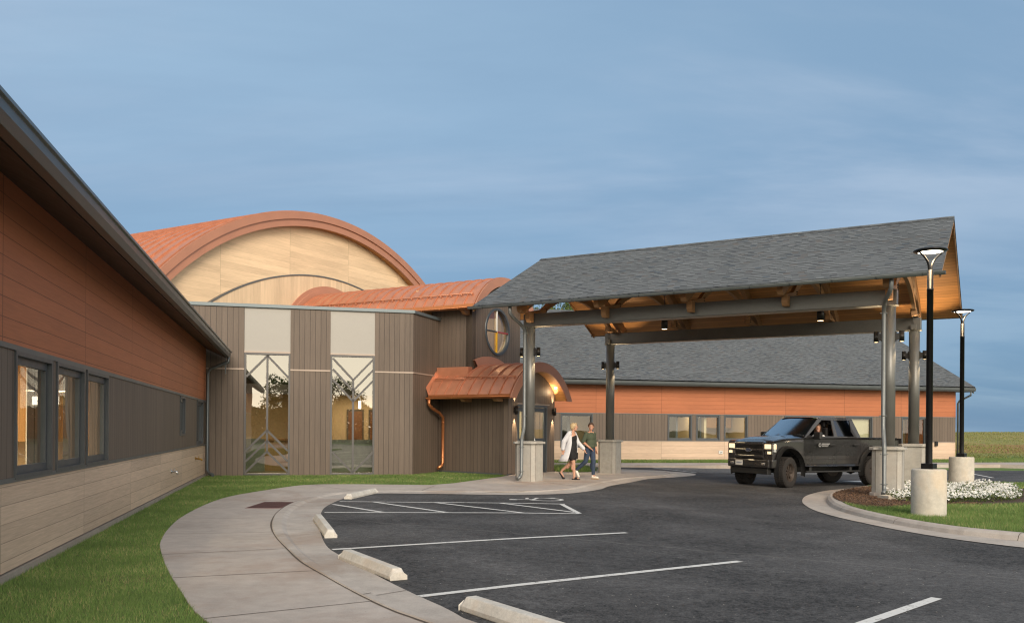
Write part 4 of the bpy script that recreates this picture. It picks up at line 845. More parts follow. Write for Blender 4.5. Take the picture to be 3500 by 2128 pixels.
# big vault and gable
G0 = -8.0; ZC = -1.95; RO = 11.78
GE = TW.sub(G0, 0, math.pi / 2)
def gablewall():
    mb = MB(); n = 90; x0, x1 = BC - 9.8, BC + 9.8; r = RO - .40
    for k in range(n):
        a, b = x0 + (x1 - x0) * k / n, x0 + (x1 - x0) * (k + 1) / n; t = lambda u: ZC + math.sqrt(max(0, r * r - (u - BC) ** 2))
        za, zb_ = max(2.2, t(a)), max(2.2, t(b)); mb.poly([GE(a, 0, 2.0), GE(b, 0, 2.0), GE(b, 0, zb_), GE(a, 0, za)], [(a, 2.0), (b, 2.0), (b, zb_), (a, za)])
    part(mb, 'gable_wall', 'gable_siding', bevel=0)
    mb = MB(); mb2 = MB(); n = 60; rl, cl = 11.25, -3.80; x0, x1 = BC - 6.6, BC + 6.6
    for k in range(n):
        a, b = x0 + (x1 - x0) * k / n, x0 + (x1 - x0) * (k + 1) / n; t = lambda u, r=rl: cl + math.sqrt(r * r - (u - BC) ** 2)
        mb.poly([GE(a, -.14, 3.0), GE(b, -.14, 3.0), GE(b, -.14, t(b)), GE(a, -.14, t(a))], [(a, 3), (b, 3), (b, t(b)), (a, t(a))])
        mb2.prism(GE, [(a, t(a)), (b, t(b)), (b, t(b) + .045), (a, t(a) + .045)], -.17, 0.0)
    part(mb, 'gable_lower_wall', 'gable_vertical_siding'); part(mb2, 'arch_flashing', 'trim_metal')
gablewall()
vault(TW, G0 - 18, G0 + 0.35, BC, ZC, RO, 4.2, seam=0.62, n=72, rib=0.06, thick=.3)
fascia(TW, G0 + 0.42, BC, ZC, RO + 0.02, RO - 0.25, 4.2, n=90, dep=0.07)
fascia(TW, G0 + 0.36, BC, ZC, RO - 0.23, RO - 0.51, 4.2, n=90, dep=0.07)
soffit_arc(TW, G0 - .05, G0 + 0.33, BC, ZC, RO - 0.47, 4.2, 72)
fascia(TW, G0 + 0.20, BC, CZ, Rv + 0.34, Rv + 0.16, 5.2, n=30, dep=.2, nm='vault_flashing'); fascia(TW, G0 + 0.24, BC, CZ, Rv + 0.19, Rv - 0.05, 5.2, n=30, dep=.2, nm='vault_flashing')
# ---- vestibule
VB = 1.055; VR = 2.52; VZ = 3.71 - VR; VE = 1.78; VC = -0.58; VW = 3.27
C_ = TW(VE, VC, 0)
VS = Fr(-2.541, 30.366, math.atan2(C_[1] - 30.366, C_[0] + 2.541)); VL = math.hypot(C_[0] + 2.541, C_[1] - 30.366)
mb = MB(); mb.box(VS, 0.0, VL, 0.0, 0.2, 0.0, 2.62); part(mb, 'vestibule_wall', 'dark_siding')
mb = MB(); mb.box(VS, 0.0, VL, -.006, 0.2, -.06, 0.05); part(mb, 'wall_trim', 'trim_metal')
VFf = TW.sub(VE, VC, math.pi / 2)      # end face of vestibule
end_wall(VFf, VW / 2, VW / 2, 0.0, (VZ, VR - 0.27), v0=0.0, v1=0.2, name='vestibule_wall', rects=[(0.60, 2.70, 0, 2.31)])
mb = MB(); mb.box(VFf, VW - .2, VW, 0.2, 2.3, 0, 2.5); part(mb, 'vestibule_wall', 'dark_siding')
mb = MB(); mb.box(VFf, 0.53, 2.77, -0.06, 0.02, 2.315, 2.355); part(mb, 'door_canopy_trim', 'band_trim')
def dbl_door():
    mb = MB(); a, b, t = 0.60, 2.70, 2.31
    mb.box(VFf, a, a + .06, -.012, .12, 0, t); mb.box(VFf, b - .06, b, -.012, .12, 0, t); mb.box(VFf, a + .06, b - .06, -.012, .12, t - .08, t); fr_ = part(mb, 'door_frame', 'trim_metal', bevel=.004)
    for s_, (x0, x1) in enumerate(((a + .065, 1.645), (1.655, b - .065))):
        mb = MB(); mb.wall(VFf, x0, x1, 0.02, 0.07, 0.02, t - .09, [(x0 + .12, x1 - .12, 1.18, 2.08)]); d_ = mb.build('door', 'frame_metal', fr_, bevel=.003)
        g = MB(); g.poly([VFf(x0 + .11, .045, 1.17), VFf(x1 - .11, .045, 1.17), VFf(x1 - .11, .045, 2.09), VFf(x0 + .11, .045, 2.09)]); g.build('glass', 'window_glass', d_)
        g = MB(); hx = x1 - .06 if s_ == 0 else x0 + .06; g.tube([VFf(hx, 0.02, 0.95), VFf(hx, -.05, 0.95), VFf(hx, -.05, 1.25), VFf(hx, .02, 1.25)], .012, 8); g.build('handle', 'chrome', d_)
dbl_door()
mb = MB(); mb.box(VFf, 0.95, 3.0, 1.2, 1.3, 0, 2.5); part(mb, 'interior_wall', 'blind'); mb = MB(); mb.box(VFf, .9, 3.0, .2, 1.2, -.02, .03); part(mb, 'interior_floor', 'interior_floor')
arealight('vestibule_lamp', VFf(2.0, 0.7, 2.4), 45, 1.2, .8, parent=bld)
# vestibule roof: barrel part in front of the tower, flatter part along the tower's long wall
VU = VE + 0.42
vault(TW, 0.0, VU - 0.03, VB, VZ, VR, 2.60, seam=0.40)
ebv = VB - math.sqrt(VR ** 2 - (2.58 - VZ) ** 2)
fascia(TW, VU, VB, VZ, VR + 0.03, VR - 0.28, 2.48)
soffit_arc(TW, VE - 0.1, VU - 0.04, VB, VZ, VR - 0.25, 2.50)
fascia(TW, 0.10, VB, VZ, VR + 0.30, VR - 0.02, 2.9, n=40, dep=.1, nm='vault_flashing', vmin=0.0, vlim=3.2); 
mb = MB()
A0 = [(ebv, 2.60), (ebv + 0.20, 2.84), (-0.60, 3.10), (-0.25, 3.27)]; lu = [-1.04, -1.08, -1.17, -1.24]
for k in range(3):
    p, q_ = A0[k], A0[k + 1]; mb.poly([TW(lu[k], *p), TW(0.02, *p), TW(0.02, *q_), TW(lu[k + 1], *q_)], sm=True)
for u_ in (-0.05, -0.42, -0.80):
    for k in range(3):
        p, q_ = A0[k], A0[k + 1]
        if u_ < lu[k + 1] + .03: continue
        mb.poly([TW(u_ - .011, p[0], p[1] + .035), TW(u_ + .011, p[0], p[1] + .035), TW(u_ + .011, q_[0], q_[1] + .035), TW(u_ - .011, q_[0], q_[1] + .035)]); mb.poly([TW(u_ + .011, *p), TW(u_ + .011, *q_), TW(u_ + .011, q_[0], q_[1] + .035), TW(u_ + .011, p[0], p[1] + .035)])
part(mb, 'side_roof', 'copper')
mb = MB(); mb.box(TW, -1.26, 0.02, -0.27, 0.0, 3.22, 3.58); part(mb, 'roof_upstand', 'copper')
mb = MB()      # closing piece on the left end of the side roof, rising along the facet wall
mb.poly([TW(-1.13, ebv - .04, 2.86), TW(-1.33, -0.06, 3.60), TW(-1.22, -0.26, 3.26), TW(-1.03, ebv, 2.54)]); mb.poly([TW(-1.13, ebv - .04, 2.86), TW(-1.03, ebv, 2.54), TW(-1.16, ebv + .2, 2.50), TW(-1.34, -.05, 2.6), TW(-1.33, -.06, 3.60)]); part(mb, 'roof_end_cap', 'copper')
half_gutter(TW, -1.07, VU - 0.02, ebv - 0.01, 2.53, fz=.08)
mb = MB(); mb.poly([TW(-1.0, ebv, 2.54), TW(VU - .04, ebv, 2.54), TW(VU - .04, -.5, 2.54), TW(-1.3, 0, 2.54)]); part(mb, 'soffit', 'soffit_boards')
for u_ in (1.50, 0.25): 
    mb = MB(); mb.prismu(TW, [(-.50, 2.54), (ebv + .04, 2.54), (ebv + .04, 2.45), (ebv + .16, 2.38), (-.50, 2.38)], u_ - .08, u_ + .08); part(mb, 'timber_bracket', 'timber', bevel=.008)
rail(TW, 0.15, VU - 0.15, VB, VZ, VR, 3.15); 
mb = MB(); mb.tube([TW(-1.1, -.62, 3.16), TW(0.15, -.62, 3.16)], .014, 8); mb.box(TW, -1.1, 0.15, -.62, -.61, 3.12, 3.15); part(mb, 'snow_guard', 'copper')
mb = MB()
g0 = TW(-0.97, ebv - .075, 0); e1 = VS(0.30, -0.10, 0); 
mb.tube([(g0[0], g0[1], 2.46), (g0[0], g0[1], 2.30), (g0[0] * .75 + e1[0] * .25, g0[1] * .75 + e1[1] * .25, 2.16), (g0[0] * .3 + e1[0] * .7, g0[1] * .3 + e1[1] * .7, 2.04), (e1[0], e1[1], 1.88), (e1[0], e1[1], 0.34), (e1[0] - .03, e1[1] - .05, .22), (e1[0] - .14, e1[1] - .20, .14)], 0.052, 16)
for z_ in (1.70, 0.50): mb.tube([(e1[0], e1[1], z_ - .012), (e1[0], e1[1], z_ + .012)], .062, 16)
for k in range(7): 
    t = k / 6; mb.tube([(g0[0] * (1 - t) + e1[0] * t, g0[1] * (1 - t) + e1[1] * t, 2.32 - .42 * t - .008), (g0[0] * (1 - t) + e1[0] * t, g0[1] * (1 - t) + e1[1] * t, 2.32 - .42 * t + .008)], .057, 14)
part(mb, 'downspout', 'copper_bright')
# wall lamps of the vestibule
for u_ in (0.40, 3.0 * 1.037):
    mb = MB(); p = VFf(u_, -0.09, 0); mb.lathe((p[0], p[1], 1.98), [(0, 0.015), (.045, 0.015), (.055, 0), (.055, .27), (.045, .255), (0, .255)], 20); mb.box(VFf, u_ - .04, u_ + .04, -0.045, 0.0, 2.03, 2.20)
    wl_ = part(mb, 'wall_lamp', 'dark_fixture')
    mb = MB(); mb.lathe((p[0], p[1], 1.984), [(0, 0.0), (.042, 0.0), (.042, .006)], 16); mb.lathe((p[0], p[1], 2.240), [(.042, 0.0), (.042, .006), (0, 0.006)], 16); mb.build('lamp_lens', 'lamp_small', wl_)
    pointlight('wall_lamp_down', (p[0], p[1], 1.965), 75, spot=R(44), aim=tuple(Vector(VFf.v).to_3d() * 0.18 + Vector((0, 0, -1))), parent=wl_, r=.02); pointlight('wall_lamp_up', (p[0], p[1], 2.27), 60, spot=R(44), aim=tuple(Vector(VFf.v).to_3d() * 0.18 + Vector((0, 0, 1))), parent=wl_, r=.02)
mb = MB(); p = TW(VE + .16, VB + 1.40, 0); mb.lathe((p[0], p[1], 2.92), [(0, 0), (.05, 0), (.05, .06)], 16); part(mb, 'soffit_light', 'lamp_small'); pointlight('soffit_lamp', (p[0] - .12, p[1] - .1, 2.80), 5, parent=bld, r=.12)
# ---- east wing
EX0, EX1 = -31.0, 0.0
ewins = [(-16.42, -15.14, 0.985, 2.255), (-14.92, -13.65, .985, 2.255), (-13.42, -12.14, .985, 2.255), (-10.1, -8.85, .985, 2.255), (-8.6, -7.3, .985, 2.255), (-6.60, -5.04, .985, 2.255), (-21.85, -20.24, 0.64, 2.255), (-3.3, -1.8, 0.45, 2.255)]
mb = MB(); mb.box(EW, EX0, EX1, -0.02, 0.25, -0.3, 0.04); part(mb, 'foundation', 'foundation_concrete')
mb = MB(); mb.wall(EW, EX0, EX1, 0, .25, 0.05, 0.955, [h for h in ewins if h[2] < .9]); part(mb, 'tan_wall', 'tan_siding')
mb = MB(); mb.wall(EW, EX0, EX1, 0, .25, 0.98, 2.255, ewins); part(mb, 'brown_wall', 'dark_siding')
mb = MB(); mb.wall(EW, EX0, EX1, -0.012, .24, 0.955, 0.98, [h for h in ewins if h[2] < .9]); mb.box(EW, EX0, EX1, -.012, .24, 2.255, 2.285); part(mb, 'wall_trim', 'trim_metal')
mb = MB(); mb.box(EW, EX0, EX1, -0.004, .25, 2.285, 3.72); part(mb, 'rust_wall', 'rust_siding')
EE = EW.sub(0, 0, math.pi / 2)       # its right-hand end, seen from a step aside
mb = MB(); mb.prism(EE, [(0.26, 0.0), (16.2, 0.0), (16.2, 3.7), (8.1, 7.6), (0.26, 3.8)], 0.0, 0.2); part(mb, 'end_wall', 'rust_siding')
mb = MB(); mb.box(EW, EX0, 0.0, 16.0, 16.2, 0, 3.7); part(mb, 'rear_wall', 'rust_siding')
for h in ewins: window(EW, *h, v=0.10, fw=0.055, dep=0.13, sash=0.045, proud=0.015)
th = .10
for nm, pts in (('roof', [(-0.70, 3.86), (8.1, 8.26), (8.1, 8.16), (-0.70, 3.76)]), ('roof', [(8.102, 8.26), (16.9, 3.86), (16.9, 3.76), (8.102, 8.16)])):
    mb = MB(); f2 = Fr(*EW(0, 0, 0)[:2], EW.ang + math.pi / 2)
    a, b = (pts[0], pts[1]); L_ = math.dist(a, b)
    u0, u1 = EX0, 0.60
    uvv = [(u0, 0), (u1, 0), (u1, L_), (u0, L_)]
    if nm and pts[0][0] > 8: uvv = [(u0, L_), (u1, L_), (u1, 0), (u0, 0)]
    mb.poly([EW(u0, *a), EW(u1, *a), EW(u1, *b), EW(u0, *b)], uvv)
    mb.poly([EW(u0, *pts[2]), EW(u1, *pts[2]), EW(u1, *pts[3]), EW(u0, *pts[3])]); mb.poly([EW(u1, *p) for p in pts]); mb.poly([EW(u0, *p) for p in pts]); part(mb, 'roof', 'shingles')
mb = MB(); mb.box(EW, EX0, 0.53, -0.64, -0.60, 3.60, 3.80); part(mb, 'fascia', 'gutter_metal')
mb = MB(); mb.prismu(EW, [(-0.64, 3.62), (-.74, 3.62), (-.78, 3.70), (-.79, 3.80), (-.64, 3.80)], EX0, 0.58); part(mb, 'gutter', 'gutter_metal', bevel=.004)
mb = MB(); mb.box(EW, EX0, 0.53, -0.60, 0.0, 3.60, 3.64); part(mb, 'soffit', 'gutter_soffit')
mb = MB(); mb.prism(EE, [(-.62, 3.74), (8.1, 8.10), (8.1, 7.88), (-.62, 3.52)], -.60, -.56); mb.prism(EE, [(16.8, 3.74), (16.8, 3.52), (8.1, 7.88), (8.1, 8.10)], -.60, -.56); part(mb, 'rake_board', 'gutter_metal')
mb = MB(); mb.tube([EW(.33, -.70, 3.62), EW(.33, -.70, 3.42), EW(.12, -.14, 3.14), EW(.08, -.07, 3.0), EW(.08, -.07, .1)], .05, 8); part(mb, 'downspout', 'gutter_metal')
mb = MB(); mb.box(EW, -13.72, -13.50, -.03, 0.0, .34, .50); mb.tube([EW(-13.61, -.02, .43), EW(-13.61, -.09, .42)], .022, 10); part(mb, 'hose_tap', 'chrome')
mb = MB(); mb.box(EW, -1.3, -1.15, -.10, 0.0, .75, 1.0); part(mb, 'meter_box', 'black_metal')
mb = MB(); mb.box(EW, EX0, -.3, 3.6, 3.7, 0, 2.7); part(mb, 'interior_wall', 'interior_wall')
mb = MB(); mb.box(EW, EX0, -.3, .3, 3.6, -.02, .05); part(mb, 'interior_floor', 'interior_floor')
mb = MB(); mb.box(EW, EX0, -.3, .3, 3.6, 2.6, 2.7); part(mb, 'interior_ceiling', 'interior_ceiling')
mb = MB()
for u_ in (-19.0, -14.35, -11.3, -7.9, -4.2): mb.box(EW, u_, u_ + .12, .3, 3.6, .05, 2.6)
part(mb, 'partition_wall', 'interior_wall')
mb = MB(); mb.box(EW, -15.72, -15.62, .6, 2.4, .05, 2.6); mb.box(EW, -14.42, -14.36, .6, 1.4, .05, 2.6); mb.box(EW, -21.15, -21.0, 1.2, 2.6, .05, 2.6); mb.box(EW, -21.9, -21.6, 2.4, 3.4, .05, 2.6); part(mb, 'dark_jamb', 'frame_metal')
mb = MB(); mb.box(EW, -14.2, -11.4, 3.1, 3.58, 1.62, 2.4); part(mb, 'wall_cabinet', 'oak_cabinet')
mb = MB(); mb.box(EW, -14.2, -11.4, 2.9, 3.58, .05, .95); part(mb, 'base_cabinet', 'interior_dark')
mb = MB()
for k in range(24): mb.box(EW, -6.5, -5.1, .19, .20, 1.04 + k * .048, 1.075 + k * .048)
part(mb, 'window_blind', 'blind')
for u_ in (-21, -16.8, -15.0, -12.8, -9.5, -6.2, -2.5):
    mb = MB(); mb.box(EW, u_ - .6, u_ + .6, 1.6, 1.9, 2.56, 2.59); part(mb, 'ceiling_light', 'ceiling_glow'); arealight('room_lamp', EW(u_, 1.7, 2.52), 15, 1.4, .6, parent=bld, rot=ALF)
# ---------------------------------------------------------------- canopy (porte-cochere)
cnp = thing('entrance_canopy', 'drive-through canopy with shingled gable roof on four steel columns', 'canopy', CP(4.77, 2.86, 0), BEC)
def cpart(mb, name, mat, parent=None, **k): return mb.build(name, mat, parent or cnp, **k)
EB, EZ, RB, RZ = -1.20, 4.97, 2.86, 6.96; FBE = 2 * RB - EB; A0_, A1_ = -1.20, 10.72
sl_ = (RZ - EZ) / (RB - EB); L_ = math.hypot(RB - EB, RZ - EZ)
for s_ in (0, 1):
    e = EB if s_ == 0 else FBE; mb = MB(); dl = 0.016
    r0 = RB + (0.0 if s_ == 0 else 0.002)
    pts = [(e, EZ), (r0, RZ), (r0, RZ - .06), (e, EZ - .06)]
    mb.poly([CP(A0_, *pts[0]), CP(A1_, *pts[0]), CP(A1_, *pts[1]), CP(A0_, *pts[1])], [(A0_, 0), (A1_, 0), (A1_, L_), (A0_, L_)])
    for u in (A0_, A1_): mb.poly([CP(u, *p) for p in pts])
    mb.poly([CP(A0_, *pts[3]), CP(A1_, *pts[3]), CP(A1_, *pts[0]), CP(A0_, *pts[0])])
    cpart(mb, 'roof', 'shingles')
    mb = MB(); q_ = [(e + (0.02 if s_ == 0 else -.02), EZ - .062), (r0, RZ - .062), (r0, RZ - .10), (e + (0.02 if s_ == 0 else -.02), EZ - .10)]
    mb.poly([CP(A0_ + .02, *q_[3]), CP(A0_ + .02, *q_[2]), CP(A1_ - .02, *q_[2]), CP(A1_ - .02, *q_[3])], [(A0_, 0), (A0_, L_), (A1_, L_), (A1_, 0)])
    cpart(mb, 'soffit_boards', 'soffit_boards')
    mb = MB()
    for u in (A0_ + .01, A1_ - .05): mb.prismu(CP, [(e, EZ - .005), (r0, RZ - .005), (r0, RZ - .17), (e, EZ - .17)] if s_ == 0 else [(r0, RZ - .005), (e, EZ - .005), (e, EZ - .17), (r0, RZ - .17)], u, u + .035)
    cpart(mb, 'rake_board', 'timber')
mb = MB(); mb.prismu(CP, [(RB - .14, RZ - .055), (RB, RZ + .012), (RB + .14, RZ - .055), (RB, RZ + .022 + .004)], A0_, A1_); cpart(mb, 'ridge_cap', 'shingles')
def cgut(b, z, sgn):
    fr = CP if sgn > 0 else Fr(*CP(0, 0, 0)[:2], BEC)
    mb = MB(); n = 9; r = 0.062; c = b - sgn * r
    for k in range(n):
        a, d = math.pi + math.pi * k / n, math.pi + math.pi * (k + 1) / n
        p, q_ = (c + r * math.cos(a), z + r * math.sin(a)), (c + r * math.cos(d), z + r * math.sin(d)); mb.poly([CP(-1.30, *p), CP(-1.30, *q_), CP(10.80, *q_), CP(10.80, *p)], sm=True)
        pi_, qi = (c + r * .9 * math.cos(a), z + r * .9 * math.sin(a)), (c + r * .9 * math.cos(d), z + r * .9 * math.sin(d)); mb.poly([CP(10.80, *pi_), CP(10.80, *qi), CP(-1.30, *qi), CP(-1.30, *pi_)], sm=True)
    for u in (-1.30, 10.80): mb.poly([CP(u, c + r * math.cos(math.pi + math.pi * k / n), z + r * math.sin(math.pi + math.pi * k / n)) for k in range(n + 1)])
    mb.tube([CP(-1.30, b - sgn * 2 * r, z + .004), CP(10.80, b - sgn * 2 * r, z + .004)], .009, 8)
    mb.box(CP, -1.18, 10.70, min(b, b + sgn * .02), max(b, b + sgn * .02), z - .05, z + .055)
    for k in range(13):
        u = -.8 + k * .93; pts = [(c + (r + .004) * math.cos(math.pi + math.pi * j / n), z + (r + .004) * math.sin(math.pi + math.pi * j / n)) for j in range(n + 1)]
        for p, q_ in zip(pts, pts[1:]): mb.poly([CP(u - .012, *p), CP(u + .012, *p), CP(u + .012, *q_), CP(u - .012, *q_)], sm=True)
    return cpart(mb, 'gutter', 'gutter_metal')
cgut(EB, 4.915, 1); cgut(FBE, 4.915, -1)
for b in (0.0, 5.72):
    mb = MB(); mb.box(CP, -0.14, 9.72, b - .15, b + .15, 4.43, 4.78); mb.box(CP, -0.16, 9.74, b - .17, b + .17, 4.415, 4.435); cpart(mb, 'steel_beam', 'steel', bevel=.012)
for a in (0.15, 2.48, 4.87, 7.25, 9.58):
    mb = MB(); w2 = .07
    for s_ in (0, 1):
        f = lambda b: b if s_ == 0 else 2 * RB - b
        top = lambda b: EZ - .105 + (b - EB) * sl_
        pts = [(-1.02, top(-1.02)), (-1.02, top(-1.02) - .05), (-.86, 4.66), (-.62, 4.64), (-.62 + .0, 4.64), (RB, top(RB) - .24), (RB, top(RB))]
        pts = [(-.92, top(-.92)), (-.92, 4.80), (-.86, 4.73), (-.72, 4.73), (RB, top(RB) - .23), (RB, top(RB))]
        pts = [(f(b), z) for b, z in pts]
        mb.prismu(CP, pts if s_ == 0 else list(reversed(pts)), a - w2, a + w2)
    t_ = cpart(mb, 'rafter', 'timber', bevel=.006)
    # arched brace
    mb = MB(); hb = 2.48; zc_, zf = 5.50, 4.79; r_ = (hb ** 2 + (zc_ - zf) ** 2) / (2 * (zc_ - zf)); cz_ = zc_ - r_
    n = 28; ins = []; outs = []
    for k in range(n + 1):
        b = RB - hb + 2 * hb * k / n; ins.append((b, cz_ + math.sqrt(r_ * r_ - (b - RB) ** 2)))
        t = abs(b - RB) / hb; outs.append((b + (RB - b) * 0.0, min(ins[-1][1] + .17 + .10 * (1 - t), EZ - .10 - .22 + ((b if b < RB else 2 * RB - b) - EB) * sl_ - .02)))
    for k in range(n): mb.prismu(CP, [ins[k], ins[k + 1], outs[k + 1], outs[k]], a - .05, a + .05)
    for s_ in (0, 1):
        f = lambda b: b if s_ == 0 else 2 * RB - b
        pts = [(f(b), z) for b, z in ((-.44, 4.60), (-.36, 4.52), (-.172, 4.52), (-.172, 4.795), (.6, 4.80), (.6, 5.0), (-.44, 4.80))]
        mb.prismu(CP, pts if s_ == 0 else list(reversed(pts)), a - .07, a + .07)
    cpart(mb, 'arched_brace', 'timber', bevel=.004)
    mb = MB(); mb.box(CP, a - .06, a + .06, RB - .09, RB + .09, 5.66, 6.70)
    cpart(mb, 'king_post', 'timber', bevel=.006)
    mb = MB()
    for bb in (RB - .12, RB + .12, .55, 2 * RB - .55):
        for k in range(3): mb.tube([CP(a - .105, bb, (5.72 if abs(bb - RB) < 1 else 4.88) + .06 * k - .02), CP(a + .105, bb, (5.72 if abs(bb - RB) < 1 else 4.88) + .06 * k - .02)], .014, 8)
    cpart(mb, 'bolts', 'black_metal')
mb = MB(); mb.box(CP, -1.1, 10.6, RB - .07, RB + .07, 6.60, 6.82); cpart(mb, 'ridge_beam', 'timber')
def octo(fr, a, b, h, c, z0, z1, mb):
    pts = [(-h + c, -h), (h - c, -h), (h, -h + c), (h, h - c), (h - c, h), (-h + c, h), (-h, h - c), (-h, -h + c)]
    lo = [fr(a + x, b + y, z0) for x, y in pts]; hi = [fr(a + x, b + y, z1) for x, y in pts]
    mb.poly(list(reversed(lo))); mb.poly(hi)
    for k in range(8): mb.poly([lo[k], lo[(k + 1) % 8], hi[(k + 1) % 8], hi[k]])
for (a, b) in ((0, 0), (0, 5.72), (9.54, 0), (9.54, 5.72)):
    c_ = CP(a, b, 0); gz = 0.0
    mb = MB(); mb.tube([(c_[0], c_[1], 1.10), (c_[0], c_[1], 4.42)], .147, 40); mb.tube([(c_[0], c_[1], 1.12), (c_[0], c_[1], 1.16)], .18, 40); mb.box(CP, a - .14, a + .14, b - .14, b + .14, 4.395, 4.415); col_ = cpart(mb, 'column', 'steel')
    mb = MB(); octo(CP, a, b, .325, .098, 0.0 if a < 5 else .09, 1.075, mb); pr_ = cpart(mb, 'pier', 'pier_concrete', bevel=.008)
    mb = MB(); octo(CP, a, b, .38, .112, 1.075, 1.135, mb); octo(CP, a, b, .32, .10, 1.136, 1.150, mb); mb.build('pier_cap', 'pier_concrete', pr_, bevel=.008)
    mb = MB(); octo(CP, a, b, .365, .11, -.08, .012 if a < 5 else .092, mb); mb.build('footing', 'walk_concrete', pr_, bevel=.01)
    mb = MB()
    for (px, py, sx, sy) in ((0, -.3265, 1, 0), (.3265, 0, 0, 1), (-.3265, 0, 0, 1), (0, .3265, 1, 0)):
        for t_ in (-.229, .229): mb.box(CP, a + px + sx * t_ - (.004 if sx else .001), a + px + sx * t_ + (.004 if sx else .001), b + py + sy * t_ - (.004 if sy else .001), b + py + sy * t_ + (.004 if sy else .001), 0.02 if a < 5 else .1, 1.07)
    mb.build('corner_joints', 'joint', pr_)
    if b > 1: mb = MB(); mb.box(CP, a - .075, a + .065, b - .26, b - .172, 4.44, 4.58); mb.tube([CP(a, b - .20, 4.58), CP(a - .02, b - .20, 4.80), CP(a + .05, b - .1, 5.0)], .012, 8); cpart(mb, 'junction_box', 'steel')
    for s_ in (-1, 1):
        p = CP(a + s_ * .275, b, 0); mb = MB(); mb.lathe((p[0], p[1], 3.58), [(0, .02), (.05, .02), (.058, 0), (.058, .25), (.05, .235), (0, .235)], 20); mb.box(CP, a + (s_ * .15 if s_ > 0 else -.23), a + (.23 if s_ > 0 else -.15), b - .035, b + .035, 3.62, 3.78); mb.box(CP, a + (s_ * .145 if s_ > 0 else -.165), a + (.165 if s_ > 0 else -.145), b - .05, b + .05, 3.60, 3.82)
        sc = cpart(mb, 'wall_lamp', 'dark_fixture')
        mb = MB(); mb.lathe((p[0], p[1], 3.584), [(0, 0), (.047, 0), (.047, .005)], 16); mb.lathe((p[0], p[1], 3.818), [(.047, 0), (.047, .005), (0, .005)], 16); mb.build('lamp_lens', 'lamp_small', sc)
        ax_ = Vector((CP.u[0], CP.u[1], 0)) * (-s_)
        pointlight('column_lamp_down', (p[0], p[1], 3.56), 28, spot=R(60), aim=tuple(ax_ * .12 + Vector((0, 0, -1))), parent=sc, r=.03); pointlight('column_lamp_up', (p[0], p[1], 3.85), 70 if (s_ > 0 and a > 5) else 34, spot=R(80), aim=tuple(ax_ * (-.04) + Vector((0, 0, 1))), parent=sc, r=.03)
for a in (3.0, 7.47):
    p = CP(a, RB, 0); mb = MB(); mb.lathe((p[0], p[1], 4.50), [(0, .03), (.085, .03), (.097, 0), (.097, .25), (.085, .26), (.03, .28), (.03, .30), (0, .30)], 28); mb.tube([(p[0], p[1], 4.79), (p[0], p[1], 6.62)], .010, 8); mb.tube([(p[0], p[1], 5.50), (p[0], p[1], 5.53)], .05, 12)
    pd = tag(mb.build('pendant_lamp', 'dark_fixture'), 'black cylinder lamp hanging under the canopy above the %s' % ('walking women\'s side, nearer the building' if a < 5 else 'pickup truck side, nearer the street lamp'), 'pendant lamp', 'cylinder lamps hanging under the canopy')
    mb = MB(); mb.lathe((p[0], p[1], 4.506), [(0, 0), (.082, 0), (.082, .01)], 20); mb.build('lamp_lens', 'lamp_small', pd)
    pointlight('pendant_light', (p[0], p[1], 4.48), 60, spot=R(110), aim=(0, 0, -1), parent=pd, r=.06)
def dspout(cx, cy, pts, r=.048):
    mb = MB(); mb.tube([(cx + x, cy + y, z) for x, y, z in pts], r, 16)
    for z_ in (4.22, 1.86, .98, .30): 
        q_ = [p for p in pts if p[2] <= z_ + .2][0]; xx = np.interp(z_, [p[2] for p in reversed(pts)], [p[0] for p in reversed(pts)]); yy = np.interp(z_, [p[2] for p in reversed(pts)], [p[1] for p in reversed(pts)])
        mb.tube([(cx + xx, cy + yy, z_ - .012), (cx + xx, cy + yy, z_ + .012)], r + .010, 16); mb.box(Fr(cx + xx, cy + yy, 0), -.085, .085, -.006, .03, z_ - .008, z_ + .008)
    for k in range(6):
        z_ = 4.44 + .035 * k; xx = np.interp(z_, [p[2] for p in reversed(pts)], [p[0] for p in reversed(pts)]); yy = np.interp(z_, [p[2] for p in reversed(pts)], [p[1] for p in reversed(pts)]); mb.tube([(cx + xx, cy + yy, z_ - .006), (cx + xx, cy + yy, z_ + .006)], r + .004, 14)
    return cpart(mb, 'downspout', 'galvanised')
f0, f1 = CP(0, 0, 0), CP(9.54, 0, 0)
g_ = CP(-.50, EB - .06, 0)
dspout(f0[0], f0[1], [(-.585 + .0, -1.0, 4.90), (-.585, -1.0, 4.70), (-.50, -.82, 4.60), (-.28, -.38, 4.46), (-.165, -.20, 4.34), (-.155, -.19, 4.2), (-.155, -.19, 1.60), (-.165, -.23, 1.48), (-.22, -.40, 1.24), (-.225, -.46, 1.12), (-.225, -.46, .24), (-.26, -.50, .15), (-.34, -.58, .09)])
dspout(f1[0], f1[1], [(-.40, -1.05, 4.93), (-.41, -1.05, 4.66), (-.36, -.80, 4.56), (-.28, -.40, 4.44), (-.215, -.21, 4.32), (-.205, -.20, 4.2), (-.205, -.20, 1.62), (-.22, -.25, 1.48), (-.27, -.41, 1.22), (-.28, -.45, 1.10), (-.28, -.45, .22), (-.30, -.50, .14), (-.36, -.58, .09)])
sb = CP(9.54, 0, 0)
mb = MB(); S_ = Fr(sb[0] - .32, sb[1] - .98, R(12)); mb.box(S_, -.22, .22, -.18, .22, .0, .05); mb.box(S_, -.22, -.15, -.18, .22, .05, .085); mb.box(S_, .15, .22, -.18, .22, .05, .085); mb.box(S_, -.15, .15, .15, .22, .05, .085)
tag(mb.build('splash_block', 'pedestal_concrete', bevel=.012), 'small concrete splash block under the downspout at the mulch bed', 'splash block')

